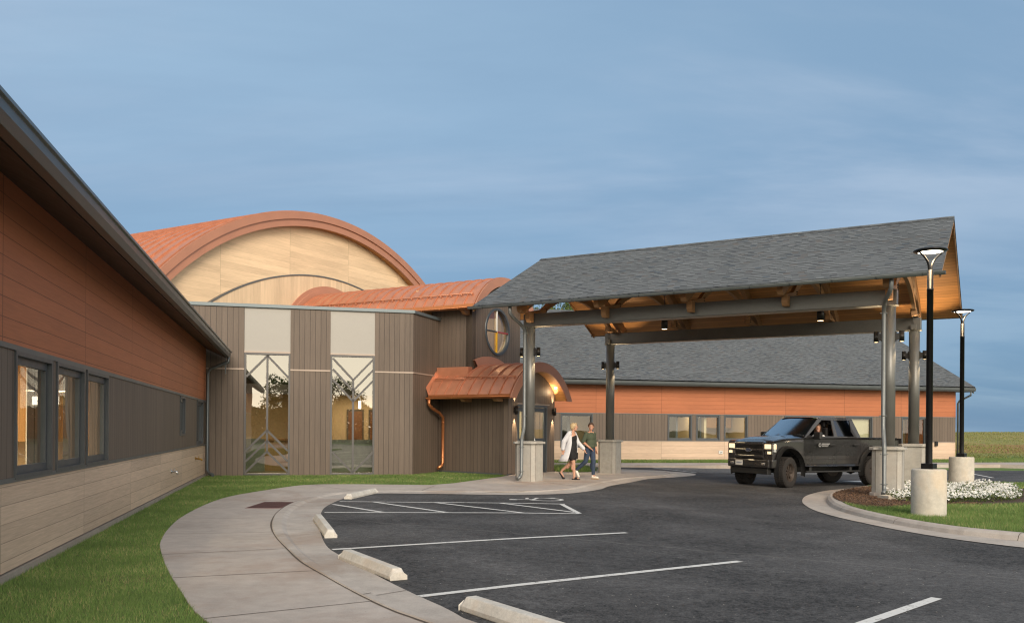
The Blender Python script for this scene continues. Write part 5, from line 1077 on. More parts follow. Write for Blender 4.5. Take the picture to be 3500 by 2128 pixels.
# ---------------------------------------------------------------- lamp posts
def lamp_post(x, y, label):
    t = thing('street_lamp', label, 'street lamp', (x, y, 0.83), 0, 'post lamps on concrete pedestals')
    mb = MB(); B_f = Fr(x, y, R(45)); mb.box(B_f, -.105, .105, -.105, .105, .83, .93); mb.build('base_plate', 'black_metal', t, bevel=.006)
    mb = MB(); mb.lathe((x, y, 0), [(.058, .93), (.055, 4.05), (.058, 4.05), (.058, 4.08), (.052, 4.08), (.050, 4.42), (0, 4.43)], 28); mb.build('pole', 'black_metal', t)
    for s_ in (-1, 1):
        mb = MB(); pts = []
        for k in range(13):
            q_ = k / 12; pts.append((x + s_ * (.022 + .215 * (q_ ** 2.1)), y + s_ * .06 * q_, 4.38 + .36 * q_ ** .85))
        mb.tube(pts, [.024 - .008 * k / 12 for k in range(13)], 10); mb.build('arm', 'black_metal', t)
    mb = MB(); mb.lathe((x, y, 0), [(.215, 4.735), (.275, 4.750), (.290, 4.768), (.270, 4.785), (.16, 4.80), (0, 4.805)], 44); mb.lathe((x, y, 0), [(.215, 4.735), (.20, 4.75), (0, 4.76)], 44); hd = mb.build('lamp_head', 'black_metal', t)
    mb = MB(); mb.lathe((x, y, 0), [(0, 4.741), (.17, 4.741), (.213, 4.746)], 40); mb.build('lamp_lens', 'lamp_white', hd)
    pointlight('post_light', (x, y, 4.70), 45, r=.15, spot=R(150), aim=(0, 0, -1), parent=t)
    return t
def pedestal(x, y, label, r=.295):
    mb = MB(); mb.lathe((x, y, 0), [(r, -.1), (r, .80), (r - .012, .822), (r - .03, .83), (0, .83)], 56)
    return tag(mb.build('lamp_pedestal', 'pedestal_concrete'), label, 'pedestal', 'round concrete lamp pedestals')
lamp_post(7.54, 15.8, 'tall black lamp post nearest the camera, on the front concrete pedestal')
pedestal(7.54, 15.8, 'weathered round concrete pedestal in the grass nearest the kerb')
lamp_post(12.14, 23.6, 'black lamp post further back, its head past the right end of the canopy')
pedestal(12.14, 23.6, 'round concrete pedestal standing behind the white flowers', .31)

# ---------------------------------------------------------------- wheel stops, drain
def wheel_stop(a, b, label, w=.085, h=.115):
    d = math.dist(a, b); fr = Fr(a[0], a[1], math.atan2(b[1] - a[1], b[0] - a[0])); z = zs(a[0])
    mb = MB(); pts = [(-w, z), (w, z), (w, z + h * .35), (w * .5, z + h), (-w * .5, z + h), (-w, z + h * .35)]
    n = 14; us = [0, .05] + [.05 + (d - .1) * k / n for k in range(1, n)] + [d - .05, d]
    R_ = []
    for i, u in enumerate(us):
        s = .0 if i in (0, len(us) - 1) else 1.0
        R_.append([fr(u, v * (1 if s else .93), z + (zz - z) * (1 if s else .62 if zz > z + h * .5 else 1)) for v, zz in pts])
    for A, B in zip(R_, R_[1:]):
        for k in range(6): mb.poly([A[k], B[k], B[(k + 1) % 6], A[(k + 1) % 6]])
    mb.poly(list(reversed(R_[0]))); mb.poly(R_[-1])
    o = mb.build('wheel_stop', 'stop_concrete', bevel=.008); return tag(o, label, 'wheel stop', 'concrete wheel stops at the kerb')
wheel_stop((-3.50, 18.72), (-3.22, 20.55), 'farthest wheel stop, beyond the striped access aisle')
wheel_stop((-3.17, 14.35), (-2.50, 12.12), 'wheel stop just in front of the striped access aisle')
wheel_stop((-1.93, 10.22), (-1.13, 8.80), 'wheel stop in the middle bay between the two long white lines', .092)
wheel_stop((-0.36, 7.42), (0.62, 5.98), 'nearest wheel stop, cut off by the bottom edge of the photo', .095, .12)
mb = MB(); D_ = Fr(-4.93, 16.16, R(1)); mb.box(D_, 0, .66, 0, 1.38, -.03, .0035); dg = MB()
fr_ = mb.build('drain_grate', 'drain_iron'); tag(fr_, 'rust-red iron drain grate set in the curved walk', 'drain grate')
for k in range(13): 
    u = .04 + .045 * k; dg.poly([D_(u, .06, .0065), D_(u + .016, .06, .0065), D_(u + .016, 1.32, .0065), D_(u, 1.32, .0065)])
dg.build('slots', 'drain_gap', fr_)

# ---------------------------------------------------------------- trees
def tree(x, y, z0, h, cr, label, group=None, nleaf=9000, leaf=.20, cz=None):
    t = thing('tree', label, 'tree', (x, y, z0), 0, group); rr = random.Random(int(x * 10) + 5)
    mb = MB(); tips = []
    mb.tube([(x, y, z0 - .2), (x + .1, y, z0 + h * .3), (x - .05, y + .1, z0 + h * .6), (x, y, z0 + h * .85)], [h * .03, h * .022, h * .012, .03], 10)
    for k in range(14):
        a = rr.uniform(0, 6.28); q_ = rr.uniform(.3, .8); s = Vector((x, y, z0 + h * q_)); e = s + Vector((math.cos(a) * cr * rr.uniform(.5, .95), math.sin(a) * cr * rr.uniform(.5, .95), h * rr.uniform(.05, .22))); m = (s + e) / 2 + Vector((0, 0, -.15)); mb.tube([s, m, e], [h * .010, h * .006, .015], 6); tips.append(e)
    mb.build('trunk', 'bark', t)
    c0 = Vector((x, y, z0 + (cz or h * .66))); cl = []
    for k in range(46):
        d = Vector((rr.gauss(0, 1), rr.gauss(0, 1), rr.gauss(0, 1))).normalized() * rr.uniform(.35, 1.0) ** .6; cl.append((c0 + Vector((d.x * cr, d.y * cr, d.z * h * .36)), rr.uniform(.16, .34) * cr))
    cl += [(e, cr * .24) for e in tips]
    per = nleaf // len(cl); V = []
    for c, r in cl:
        d = rng.normal(0, 1, (per, 3)); d /= np.linalg.norm(d, axis=1)[:, None]; p = np.array(c) + d * r * rng.random((per, 1)) ** .4
        e = rng.normal(0, 1, (per, 3)); e /= np.linalg.norm(e, axis=1)[:, None]; f = np.cross(e, d); s = leaf * rng.uniform(.6, 1.3, (per, 1))
        V.append(np.stack([p - e * s * .5, p + f * s * .3, p + e * s * .5, p - f * s * .3], 1))
    rawmesh('crown', np.concatenate(V).reshape(-1, 3), 4, 'foliage', parent=t)
    return t
tree(4.35, 76, .3, 14.0, 3.9, 'sunlit tree seen through the canopy arch above the far roof', nleaf=16000, leaf=.24)
for x, y, h, c in ((-1.5, -33, 5.6, 2.3), (6.4, -31, 6.6, 2.4), (13.5, -36, 6.9, 2.9), (20, -30, 6.0, 2.8)): tree(x, y, -.3, h, c, 'leafy tree on the far side of the car park behind the viewer', 'trees reflected in the hall windows', nleaf=6000, leaf=.26)

# leaf wall added out of view to darken reflections in the lower hall panes
n_ = 40000; X_ = rng.uniform(-26, 40, n_); H_ = 4.0 + 0.8 * np.sin(X_ * .7) * np.sin(X_ * .23 + 1) ; P_ = np.c_[X_, -40 + rng.normal(0, .5, n_), -.3 + H_ * rng.random(n_) ** .8]
d = rng.normal(0, 1, (n_, 3)); d /= np.linalg.norm(d, axis=1)[:, None]; e = np.cross(d, rng.normal(0, 1, (n_, 3))); e /= np.linalg.norm(e, axis=1)[:, None]
hg = rawmesh('added_hedge', np.stack([P_ - d * .2, P_ + e * .13, P_ + d * .2, P_ - e * .13], 1).reshape(-1, 3), 4, 'foliage'); hg['kind'] = 'stuff'; tag(hg, 'long leaf screen added unseen behind the viewer to darken the window reflections', 'added_hedge')
# ---------------------------------------------------------------- pickup truck
TA = R(204); TX, TY = 8.936, 26.29; TZ = zs(TX)
trk = thing('pickup_truck', 'matte black lifted crew-cab pickup with lit headlights driving under the canopy', 'pickup truck', (TX, TY, TZ), TA)
TK = Fr(TX, TY, TA, TZ); TK.u = (TK.u[0] * .90, TK.u[1] * .90)      # a slightly shorter body than the first drawing
class ShortNose(Fr):      # the overhang ahead of the front wheels is compressed
    def __call__(s, u, v, z): return Fr.__call__(s, u if u < 1.95 else 1.95 + (u - 1.95) * .70, v, z)
TK.__class__ = ShortNose
def tpart(mb, name, mat, parent=None, **k): return mb.build(name, mat, parent or trk, **k)
def arcpts(cu, cz, r, a0, a1, n=14): return [(cu + r * math.cos(R(a0 + (a1 - a0) * k / n)), cz + r * math.sin(R(a0 + (a1 - a0) * k / n))) for k in range(n + 1)]
AX, AR, WR = 1.84, .56, .435
low = [(-2.98, .74), (-2.42, .64)] + [p for p in arcpts(-AX, .50, AR, 166, 14)] + [(-1.20, .60), (1.24, .60)] + [p for p in arcpts(AX, .50, AR, 166, 14)] + [(2.45, .60), (2.62, .66), (2.70, .80), (2.70, 1.26), (2.60, 1.33), (1.20, 1.42), (1.02, 1.45), (-1.16, 1.43), (-1.20, 1.425), (-3.0, 1.41), (-3.02, 1.30)]
mb = MB(); 
lay = [(-.985, .0), (-.955, .02)]
def shell(vs):
    rings = []
    for v, ins in vs: 
        c = (0, 1.0); rings.append([(u * (1 - ins * .12 * (1 if abs(u) > 2.3 else 0)), z + (-(ins) if z > 1.2 else (ins if z < .7 else 0)), v) for u, z in low])
    n = len(low)
    for A, B in zip(rings, rings[1:]):
        for k in range(n):
            a, b, c, d = A[k], A[(k + 1) % n], B[(k + 1) % n], B[k]; mb.poly([TK(a[0], a[2], a[1]), TK(b[0], b[2], b[1]), TK(c[0], c[2], c[1]), TK(d[0], d[2], d[1])])
    mb.poly([TK(u, v, z) for u, z, v in rings[0]]); mb.poly([TK(u, v, z) for u, z, v in reversed(rings[-1])])
shell([(-.90, .055), (-.955, .02), (-.975, 0), (.975, 0), (.955, .02), (.90, .055)])
body = tpart(mb, 'body', 'truck_paint')
def belt(z): return .955 - max(0, z - 1.42) * .34
def sidepoly(mb, pts, s_, off=0.0, th=.04, mi=0):
    o = [TK(u, s_ * (belt(z) + off), z) for u, z in pts]; i = [TK(u, s_ * (belt(z) + off - th), z) for u, z in pts]; n = len(pts)
    mb.poly(o, None, mi); mb.poly(list(reversed(i)), None, mi)
    for k in range(n): mb.poly([o[k], i[k], i[(k + 1) % n], o[(k + 1) % n]], None, mi)
cab = MB()
for s_ in (-1, 1):
    sidepoly(cab, [(1.10, 1.42), (1.18, 1.42), (.46, 1.965), (.36, 1.965), (.30, 1.93)], s_)                        # A pillar
    sidepoly(cab, [(.36, 1.94), (.46, 1.965), (.30, 2.02), (-.85, 2.01), (-1.02, 1.97), (-1.0, 1.93)], s_)          # roof rail
    sidepoly(cab, [(-.22, 1.42), (-.08, 1.42), (-.10, 1.94), (-.20, 1.94)], s_)                                    # B pillar
    sidepoly(cab, [(-1.22, 1.42), (-.96, 1.42), (-.86, 1.60), (-.90, 1.94), (-1.02, 1.97)], s_)                    # C pillar
    sidepoly(cab, [(-1.22, 1.415), (1.18, 1.415), (1.12, 1.47), (-1.20, 1.46)], s_)
n = 10
def rp(u, t):   # domed roof surface
    w_ = belt(2.0) + .0; v = w_ * (2 * t - 1); e = 1 - (2 * t - 1) ** 4; k = (u + .28) / .76
    return TK(u, v, 2.0 + .045 * e * (1 - .7 * k * k) + .002)
for i in range(10):
    u0, u1 = .47 - 1.5 * i / 10, .47 - 1.5 * (i + 1) / 10
    for j in range(n): cab.poly([rp(u0, j / n), rp(u0, (j + 1) / n), rp(u1, (j + 1) / n), rp(u1, j / n)], sm=True)
cab.poly([TK(-1.03, -.75, 1.98), TK(-1.03, .75, 1.98), TK(-1.03, .75, 1.93), TK(-1.03, -.75, 1.93)])
cab.poly([TK(-1.21, -.9, 1.42), TK(-1.21, .9, 1.42), TK(-1.19, .9, 1.50), TK(-1.19, -.9, 1.50)])
tpart(cab, 'cab', 'truck_paint')
mb = MB()
for i in range(8):
    f = lambda t, hi: TK((.44 if hi else 1.13) + (.10 if not hi else .05) * (1 - (2 * t - 1) ** 2), (2 * t - 1) * (.765 if hi else .90), 1.985 if hi else 1.44)
    a, b = i / 8, (i + 1) / 8; mb.poly([f(a, 0), f(b, 0), f(b, 1), f(a, 1)], sm=True)
tpart(mb, 'windshield', 'car_glass')
for t in (.2, .62): 
    mb = MB(); mb.tube([TK(1.22, (2 * t - 1) * .9, 1.455), TK(1.14, (2 * t - 1) * .9 + .30, 1.50), TK(1.10, (2 * t - 1) * .9 + .52, 1.52)], .009, 6); tpart(mb, 'wiper', 'truck_trim')
mb = MB(); mb.poly([TK(-.24, belt(1.47) - .02, 1.47), TK(-.94, belt(1.47) - .02, 1.47), TK(-.87, belt(1.6) - .02, 1.6), TK(-.91, belt(1.93) - .02, 1.93), TK(-.21, belt(1.93) - .02, 1.93)]); tpart(mb, 'rear_side_window', 'car_glass_dark')
mb = MB(); mb.poly([TK(-.24, -belt(1.47) + .02, 1.47), TK(-.94, -belt(1.47) + .02, 1.47), TK(-.87, -belt(1.6) + .02, 1.6), TK(-.91, -belt(1.93) + .02, 1.93), TK(-.21, -belt(1.93) + .02, 1.93)]); mb.poly([TK(-.08, -belt(1.47) + .02, 1.47), TK(1.05, -belt(1.47) + .02, 1.47), TK(.38, -belt(1.93) + .02, 1.93), TK(-.10, -belt(1.93) + .02, 1.93)]); tpart(mb, 'far_side_window', 'car_glass')
mb = MB(); mb.poly([TK(-1.19, -.85, 1.48), TK(-1.19, .85, 1.48), TK(-1.03, .75, 1.94), TK(-1.03, -.75, 1.94)]); tpart(mb, 'rear_window', 'car_glass_dark')
# hood with raised centre
mb = MB(); nu, nv = 12, 16
def hp(i, j):
    t = i / nu; u = 1.20 + 1.47 * t; q_ = 2 * j / nv - 1; v = q_ * (.93 - .05 * t ** 3)
    z = 1.46 - .075 * t - .055 * t ** 4 - .05 * abs(q_) ** 6 + (.035 if abs(q_) < .52 else .035 * max(0, 1 - (abs(q_) - .52) / .12)) * (1 - t ** 6)
    if i == nu: z -= .045
    return TK(u + (0.05 * (1 - q_ * q_) if t > .8 else 0) * (t - .8) * 5, v, z)
for i in range(nu):
    for j in range(nv): mb.poly([hp(i, j), hp(i + 1, j), hp(i + 1, j + 1), hp(i, j + 1)], sm=True)
for j in range(nv):
    a, b = hp(nu, j), hp(nu, j + 1); mb.poly([a, b, TK(2.66, (2 * (j + 1) / nv - 1) * .88, 1.24), TK(2.66, (2 * j / nv - 1) * .88, 1.24)])
for s_, j in ((-1, 0), (1, nv)):
    for i in range(nu): 
        a, b = hp(i, j), hp(i + 1, j); mb.poly([a, b, TK(1.2 + 1.47 * (i + 1) / nu, s_ * .955, 1.30), TK(1.2 + 1.47 * i / nu, s_ * .955, 1.30)], sm=True)
tpart(mb, 'hood', 'truck_paint')
# grille, bumper, lights
mb = MB(); mb.box(TK, 2.66, 2.72, -.60, .60, .80, 1.30); gr = tpart(mb, 'grille', 'black_metal', bevel=.01)
mb = MB()
for z in (1.24, 1.06, .88): mb.box(TK, 2.70, 2.765, -.62, .62, z - .035, z + .035)
mb.box(TK, 2.70, 2.75, -.64, -.59, .82, 1.28); mb.box(TK, 2.70, 2.75, .59, .64, .82, 1.28)
for s_ in (-1, 1): mb.box(TK, 2.64, 2.75, min(s_ * .62, s_ * .80), max(s_ * .62, s_ * .80), 1.035, 1.10)
mb.build('grille_bars', 'truck_paint', gr, bevel=.012)
mb = MB()
for k in range(15): mb.box(TK, 2.715, 2.725, -.58, .58, .83 + .032 * k, .842 + .032 * k)
mb.build('grille_mesh', 'truck_trim', gr)
# oval emblem with script
mb = MB(); E_ = Fr(*TK(2.768, 0, 0)[:2], TA + math.pi / 2, TZ)
mb.poly([E_(.125 * math.cos(t), 0, 1.06 + .05 * math.sin(t)) for t in [2 * math.pi * k / 32 for k in range(32)]]); mb.tube([E_(.125 * math.cos(t), 0, 1.06 + .05 * math.sin(t)) for t in [2 * math.pi * k / 32 for k in range(33)]], .006, 6); em = mb.build('emblem', 'chrome', gr)
mb = MB(); mb.poly([E_(.113 * math.cos(t), -.004, 1.06 + .041 * math.sin(t)) for t in [2 * math.pi * k / 32 for k in range(32)]]); eb_ = mb.build('emblem_field', 'emblem_blue', gr)
def text(body, fr, u, v, z, size, mat, parent, name='lettering', ext=.002, mirror=False):
    c = bpy.data.curves.new(name, 'FONT'); c.body = body; c.size = size; c.align_x = 'CENTER'; c.align_y = 'CENTER'; c.extrude = ext; c.shear = .25 if mat == 'chrome' else 0; c.materials.append(MT[mat])
    t_ = bpy.data.objects.new('tmp', c); COL.objects.link(t_); bpy.context.view_layer.update(); me = bpy.data.meshes.new_from_object(t_.evaluated_get(bpy.context.evaluated_depsgraph_get())); bpy.data.objects.remove(t_); o = bpy.data.objects.new(name, me); COL.objects.link(o); m = Matrix.Translation(Vector(fr(u, v, z))) @ Matrix.Rotation(fr.ang, 4, 'Z') @ Matrix.Rotation(R(90), 4, 'X'); o.parent = parent; o.matrix_local = WM[parent.name].inverted() @ m; WM[o.name] = m; return o
text('Ford', E_, 0, -.007, 1.06, .075, 'chrome', gr)
for s_ in (-1, 1):
    mb = MB(); pts = [(.63, 1.12), (.90, 1.15), (.93, 1.26), (.64, 1.27)]
    a, b = sorted((s_ * .645, s_ * .93)); mb.box(TK, 2.60, 2.70, a, b, .93, 1.25); mb.box(TK, 2.44, 2.60, min(s_ * .86, s_ * .972), max(s_ * .86, s_ * .972), 1.0, 1.25); hl = tpart(mb, 'headlight', 'chrome', bevel=.02)
    mb = MB(); a, b = sorted((s_ * .66, s_ * .925)); mb.box(TK, 2.700, 2.712, a, b, 1.105, 1.235); mb.box(TK, 2.700, 2.712, a + (.0 if s_ < 0 else .12), b - (.12 if s_ < 0 else 0), .96, 1.03); mb.box(TK, 2.47, 2.6, min(s_ * .96, s_ * .980), max(s_ * .96, s_ * .980), 1.10, 1.235); mb.build('lens', 'headlight_glow', hl)
    pointlight('headlight_beam', TK(2.78, s_ * .8, 1.15), 10, col=(1, .85, .6), r=.08, spot=R(70), aim=(TK.u[0], TK.u[1], -.25), parent=hl)
mb = MB(); mb.box(TK, 2.62, 2.83, -.90, .90, .56, .80); mb.box(TK, 2.40, 2.72, -.985, -.86, .56, .80); mb.box(TK, 2.40, 2.72, .86, .985, .56, .80); bp = tpart(mb, 'front_bumper', 'truck_paint', bevel=.03)
mb = MB(); mb.box(TK, 2.50, 2.74, -.80, .80, .38, .55); mb.box(TK, 2.80, 2.836, -.36, .36, .60, .66); mb.build('air_dam', 'truck_trim', bp, bevel=.02)
for s_ in (-1, 1): mb = MB(); a, b = sorted((s_ * .60, s_ * .76)); mb.box(TK, 2.80, 2.84, a, b, .64, .71); mb.build('fog_light', 'chrome', bp, bevel=.008)
mb = MB(); mb.box(TK, 2.832, 2.842, -.36, -.06, .60, .75)
mb = MB(); mb.box(TK, 2.836, 2.846, -.52, -.20, .615, .765); pt_ = mb.build('licence_plate', 'plate_white', bp)
mb = MB()
for k in range(6): mb.box(TK, 2.846, 2.849, -.47 + .04 * k, -.445 + .04 * k, .665, .705)
mb.build('licence_plate_marks', 'plate_ink', bp)
# flares
for u_ in (-AX, AX):
    for s_ in (-1, 1):
        mb = MB(); P_ = arcpts(u_, .50, AR + .13, 196, -16, 24); Q_ = arcpts(u_, .50, AR - .01, 196, -16, 24); v0, v1 = s_ * .94, s_ * 1.06
        for k in range(24):
            mb.poly([TK(P_[k][0], v0, P_[k][1]), TK(P_[k + 1][0], v0, P_[k + 1][1]), TK((P_[k + 1][0] * .5 + Q_[k + 1][0] * .5), v1, P_[k + 1][1] * .5 + Q_[k + 1][1] * .5), TK(P_[k][0] * .5 + Q_[k][0] * .5, v1, P_[k][1] * .5 + Q_[k][1] * .5)], sm=True)
            mb.poly([TK((P_[k + 1][0] * .5 + Q_[k + 1][0] * .5), v1, P_[k + 1][1] * .5 + Q_[k + 1][1] * .5), TK(P_[k][0] * .5 + Q_[k][0] * .5, v1, P_[k][1] * .5 + Q_[k][1] * .5), TK(Q_[k][0], v0, Q_[k][1]), TK(Q_[k + 1][0], v0, Q_[k + 1][1])], sm=True)
        tpart(mb, 'wheel_arch_flare', 'truck_trim')
# side details
for s_ in (-1, 1):
    mb = MB(); e = s_ * .9765; f_ = s_ * .9755
    for u_ in (1.14, -.15, -1.19): mb.box(TK, u_ - .006, u_ + .006, min(f_, e), max(f_, e), .66, 1.41)
    mb.box(TK, -1.14, 1.14, min(f_, e), max(f_, e), .655, .667); mb.box(TK, -1.1, 1.1, min(f_, e), max(f_, e), .80, .806); tpart(mb, 'door_gap', 'black_metal')
    for u_ in (.03, -1.0): mb = MB(); mb.box(TK, u_ - .12, u_ + .12, min(s_ * .97, s_ * 1.005), max(s_ * .97, s_ * 1.005), 1.20, 1.245); tpart(mb, 'door_handle', 'truck_trim', bevel=.01)
    mb = MB(); a, b = sorted((s_ * .88, s_ * 1.06)); mb.box(TK, -1.1, 1.18, a, b, .43, .475); mb.box(TK, -.9, -.8, min(s_ * .7, s_ * .9), max(s_ * .7, s_ * .9), .44, .60); mb.box(TK, .8, .9, min(s_ * .7, s_ * .9), max(s_ * .7, s_ * .9), .44, .60); tpart(mb, 'side_step', 'truck_trim', bevel=.015)
    mb = MB(); a, b = sorted((s_ * 1.02, s_ * 1.27)); mb.box(TK, .74, .87, a, b, 1.38, 1.59); mb.box(TK, .78, .84, min(s_ * .92, s_ * 1.05), max(s_ * .92, s_ * 1.05), 1.40, 1.46); mm = tpart(mb, 'side_mirror', 'truck_trim', bevel=.03); mb = MB(); mb.box(TK, .733, .739, a + .03, b - .03, 1.41, 1.56); mb.build('mirror_glass', 'chrome', mm)
mb = MB(); c_ = [(.55 + .055 * math.cos(t), 1.215 + .055 * math.sin(t)) for t in [2 * math.pi * k / 24 for k in range(24)]]; mb.poly([TK(u, .9775, z) for u, z in c_])
mb.box(TK, .14, .47, .976, .978, 1.235, 1.262); mb.box(TK, .18, .47, .976, .978, 1.195, 1.210); mb.box(TK, .22, .47, .976, .978, 1.17, 1.183); dc = tpart(mb, 'door_decal', 'decal_grey', label='small white round emblem with a bar of lettering on the front door')
mb = MB(); mb.poly([TK(.55 + .036 * math.cos(t), .979, 1.215 + .036 * math.sin(t)) for t in [2 * math.pi * k / 20 for k in range(20)]]); mb.build('decal_centre', 'truck_trim', dc)
# bed, interior, chassis
mb = MB(); mb.box(TK, -2.94, -1.28, -.86, .86, 1.412, 1.430); tpart(mb, 'bed_cover', 'truck_trim')
mb = MB(); mb.box(TK, -2.9, 2.4, -.42, -.30, .46, .60); mb.box(TK, -2.9, 2.4, .30, .42, .46, .60); mb.tube([TK(-AX, -.75, .44), TK(-AX, .75, .44)], .06, 12); mb.tube([TK(AX, -.75, .44), TK(AX, .75, .44)], .05, 12); mb.lathe(TK(-AX, 0, .30), [(0, 0), (.12, .05), (.15, .14), (.12, .24), (0, .3)], 14); mb.box(TK, -.8, .9, -.25, .25, .40, .58); tpart(mb, 'chassis', 'truck_trim')
mb = MB(); mb.box(TK, -1.1, 1.15, -.90, .90, .9, 1.415); tpart(mb, 'cabin_floor', 'truck_trim')
for u_, v_ in ((-.05, .40), (-.05, -.40), (-.85, .40), (-.85, -.40)):
    mb = MB(); mb.box(TK, u_ - .12, u_ + .0, v_ - .24, v_ + .24, 1.40, 1.72); mb.box(TK, u_ - .10, u_ - .02, v_ - .13, v_ + .13, 1.74, 1.90); tpart(mb, 'seat', 'black_cloth', bevel=.03)
mb = MB(); mb.box(TK, .78, 1.12, -.85, .85, 1.40, 1.50); tpart(mb, 'dashboard', 'truck_trim', bevel=.02)
mb = MB(); sw = [TK(.66 + .06 * math.sin(t), .40 + .19 * math.cos(t), 1.52 + .18 * math.sin(t)) for t in [2 * math.pi * k / 24 for k in range(25)]]; mb.tube(sw, .016, 8); mb.tube([TK(.66, .22, 1.52), TK(.66, .58, 1.52)], .014, 6); tpart(mb, 'steering_wheel', 'truck_trim')
mb = MB(); mb.box(TK, -3.14, -2.98, -.93, .93, .62, .80); tpart(mb, 'rear_bumper', 'truck_trim', bevel=.02)
def wheel(u_, v_, steer):
    c = Vector(TK(u_, v_, WR)); mt = MB()
    prof = [(.255, -.14), (.30, -.150), (.38, -.15), (.415, -.142), (.432, -.12), (.436, -.06), (.436, .06), (.432, .12), (.415, .142), (.38, .15), (.30, .150), (.255, .14)]
    mt.lathe((0, 0, 0), prof, 56)
    for k in range(44):
        a = 2 * math.pi * k / 44
        for sg, zc in ((1, .095), (-1, -.095), (1, .0)):
            f = Fr(0, 0, a + (.07 if sg < 0 else 0)); mt.box(f, .430, .445, -.020, .020, zc - .035, zc + .035)
    mr_ = MB(); mr_.lathe((0, 0, 0), [(0, .06), (.05, .075), (.06, .05), (.20, .03), (.235, .10), (.258, .142), (.262, .142), (.262, -.142), (.20, -.10), (0, -.10)], 40)
    for k in range(8):
        f = Fr(0, 0, 2 * math.pi * k / 8); mr_.box(f, .05, .23, -.026, .026, .03, .085)
    s_ = 1 if v_ > 0 else -1
    M_ = Matrix.Translation(c) @ Matrix.Rotation(TA + steer, 4, 'Z') @ Matrix.Rotation(R(-90) * s_, 4, 'X')
    for m_ in (mt, mr_): m_.v = [tuple(M_ @ Vector(v)) for v in m_.v]
    w_ = bpy.data.objects.new('wheel', None); COL.objects.link(w_); w_.parent = trk; w_.matrix_local = WM[trk.name].inverted() @ Matrix.Translation(c); WM[w_.name] = Matrix.Translation(c)
    mt.build('tyre', 'rubber', w_); mr_.build('rim', 'dusty_rim', w_)
for u_ in (AX, -AX):
    for s_ in (1, -1): wheel(u_, s_ * .87, R(22) if u_ > 0 else 0)

# ---------------------------------------------------------------- people
class Blob:
    def __init__(s, fr): s.fr = fr; s.m = MB()
    def cap(s, p, q, r0, r1, n=16):
        p, q = Vector(s.fr(*p)), Vector(s.fr(*q)); d = q - p; L = d.length; d.normalize(); pts = []; rs = []
        for t in (-90, -60, -30): pts.append(p + d * r0 * math.sin(R(t))); rs.append(max(.0008, r0 * math.cos(R(t))))
        for t in (0, .33, .66, 1): pts.append(p + d * L * t); rs.append(r0 + (r1 - r0) * t)
        for t in (30, 60, 90): pts.append(q + d * r1 * math.sin(R(t))); rs.append(max(.0008, r1 * math.cos(R(t))))
        s.m.tube(pts, rs, n); return s
    def ell(s, c, rx, ry, rz, n=20, tilt=0.0):
        fr = s.fr
        for i in range(n // 2):
            for j in range(n):
                q_ = []
                for a, b in ((i, j), (i, j + 1), (i + 1, j + 1), (i + 1, j)):
                    ph = math.pi * a / (n // 2) - math.pi / 2; th = 2 * math.pi * b / n; x, y, z = rx * math.cos(ph) * math.cos(th), ry * math.cos(ph) * math.sin(th), rz * math.sin(ph)
                    x, z = x * math.cos(tilt) + z * math.sin(tilt), -x * math.sin(tilt) + z * math.cos(tilt); q_.append(fr(c[0] + x, c[1] + y, c[2] + z))
                if i == 0: q_ = [q_[0], q_[2], q_[3]]
                elif i == n // 2 - 1: q_ = [q_[0], q_[1], q_[2]]
                s.m.poly(q_, sm=True)
        return s
    def chain(s, pts, rs): 
        for a, b, r0, r1 in zip(pts, pts[1:], rs, rs[1:]): s.cap(a, b, r0, r1)
        return s
    def done(s, name, mat, parent, vox=.008, smooth=4):
        o = s.m.build(name, mat, parent); r = o.modifiers.new('skin', 'REMESH'); r.mode = 'VOXEL'; r.voxel_size = vox; r.use_smooth_shade = True
        if smooth: k = o.modifiers.new('smooth', 'SMOOTH'); k.iterations = smooth; k.factor = .5
        return o
def head(b, c, fr, yaw, sc=1.0):     # head shape with nose, chin and ears, looking along yaw in the frame
    f = Fr(*fr(c[0], c[1], 0)[:2], fr.ang + yaw, fr.o[2]); g = Blob(f); g.m = b.m
    g.ell((0.0, 0, c[2] + .025), .098 * sc, .078 * sc, .100 * sc); g.ell((.022, 0, c[2] - .045), .068 * sc, .058 * sc, .070 * sc); g.ell((.055, 0, c[2] - .088), .028, .030, .022)
    g.cap((.088, 0, c[2] + .020), (.110, 0, c[2] - .022), .009, .013, 10); 
    for s_ in (-1, 1): g.ell((.0, s_ * .078, c[2] - .002), .018, .010, .030, 10); g.ell((.070, s_ * .032, c[2] + .012 - .035), .022, .020, .016, 10)
    return f
def face(f, z, par, lips='lips'):
    m = MB(); 
    for s_ in (-1, 1):
        g = Blob(f); g.ell((.090, s_ * .030, z + .012), .007, .012, .007, 10); m.v += []; 
        for k, p in enumerate(g.m.f): m.poly([g.m.v[i] for i in p], sm=True)
        g = Blob(f); g.cap((.092, s_ * .018, z + .032), (.082, s_ * .048, z + .034), .0035, .003, 8)
        for k, p in enumerate(g.m.f): m.poly([g.m.v[i] for i in p], sm=True)
    m.build('eyes', 'eye', par); g = Blob(f); g.ell((.086, 0, z - .052), .010, .024, .008, 12); g.m.build('mouth', 'plate_white', par); g = Blob(f); g.cap((.090, -.022, z - .060), (.090, .022, z - .060), .005, .005, 8); g.cap((.090, -.02, z - .045), (.090, .02, z - .045), .004, .004, 8); g.m.build('lips', lips, par)
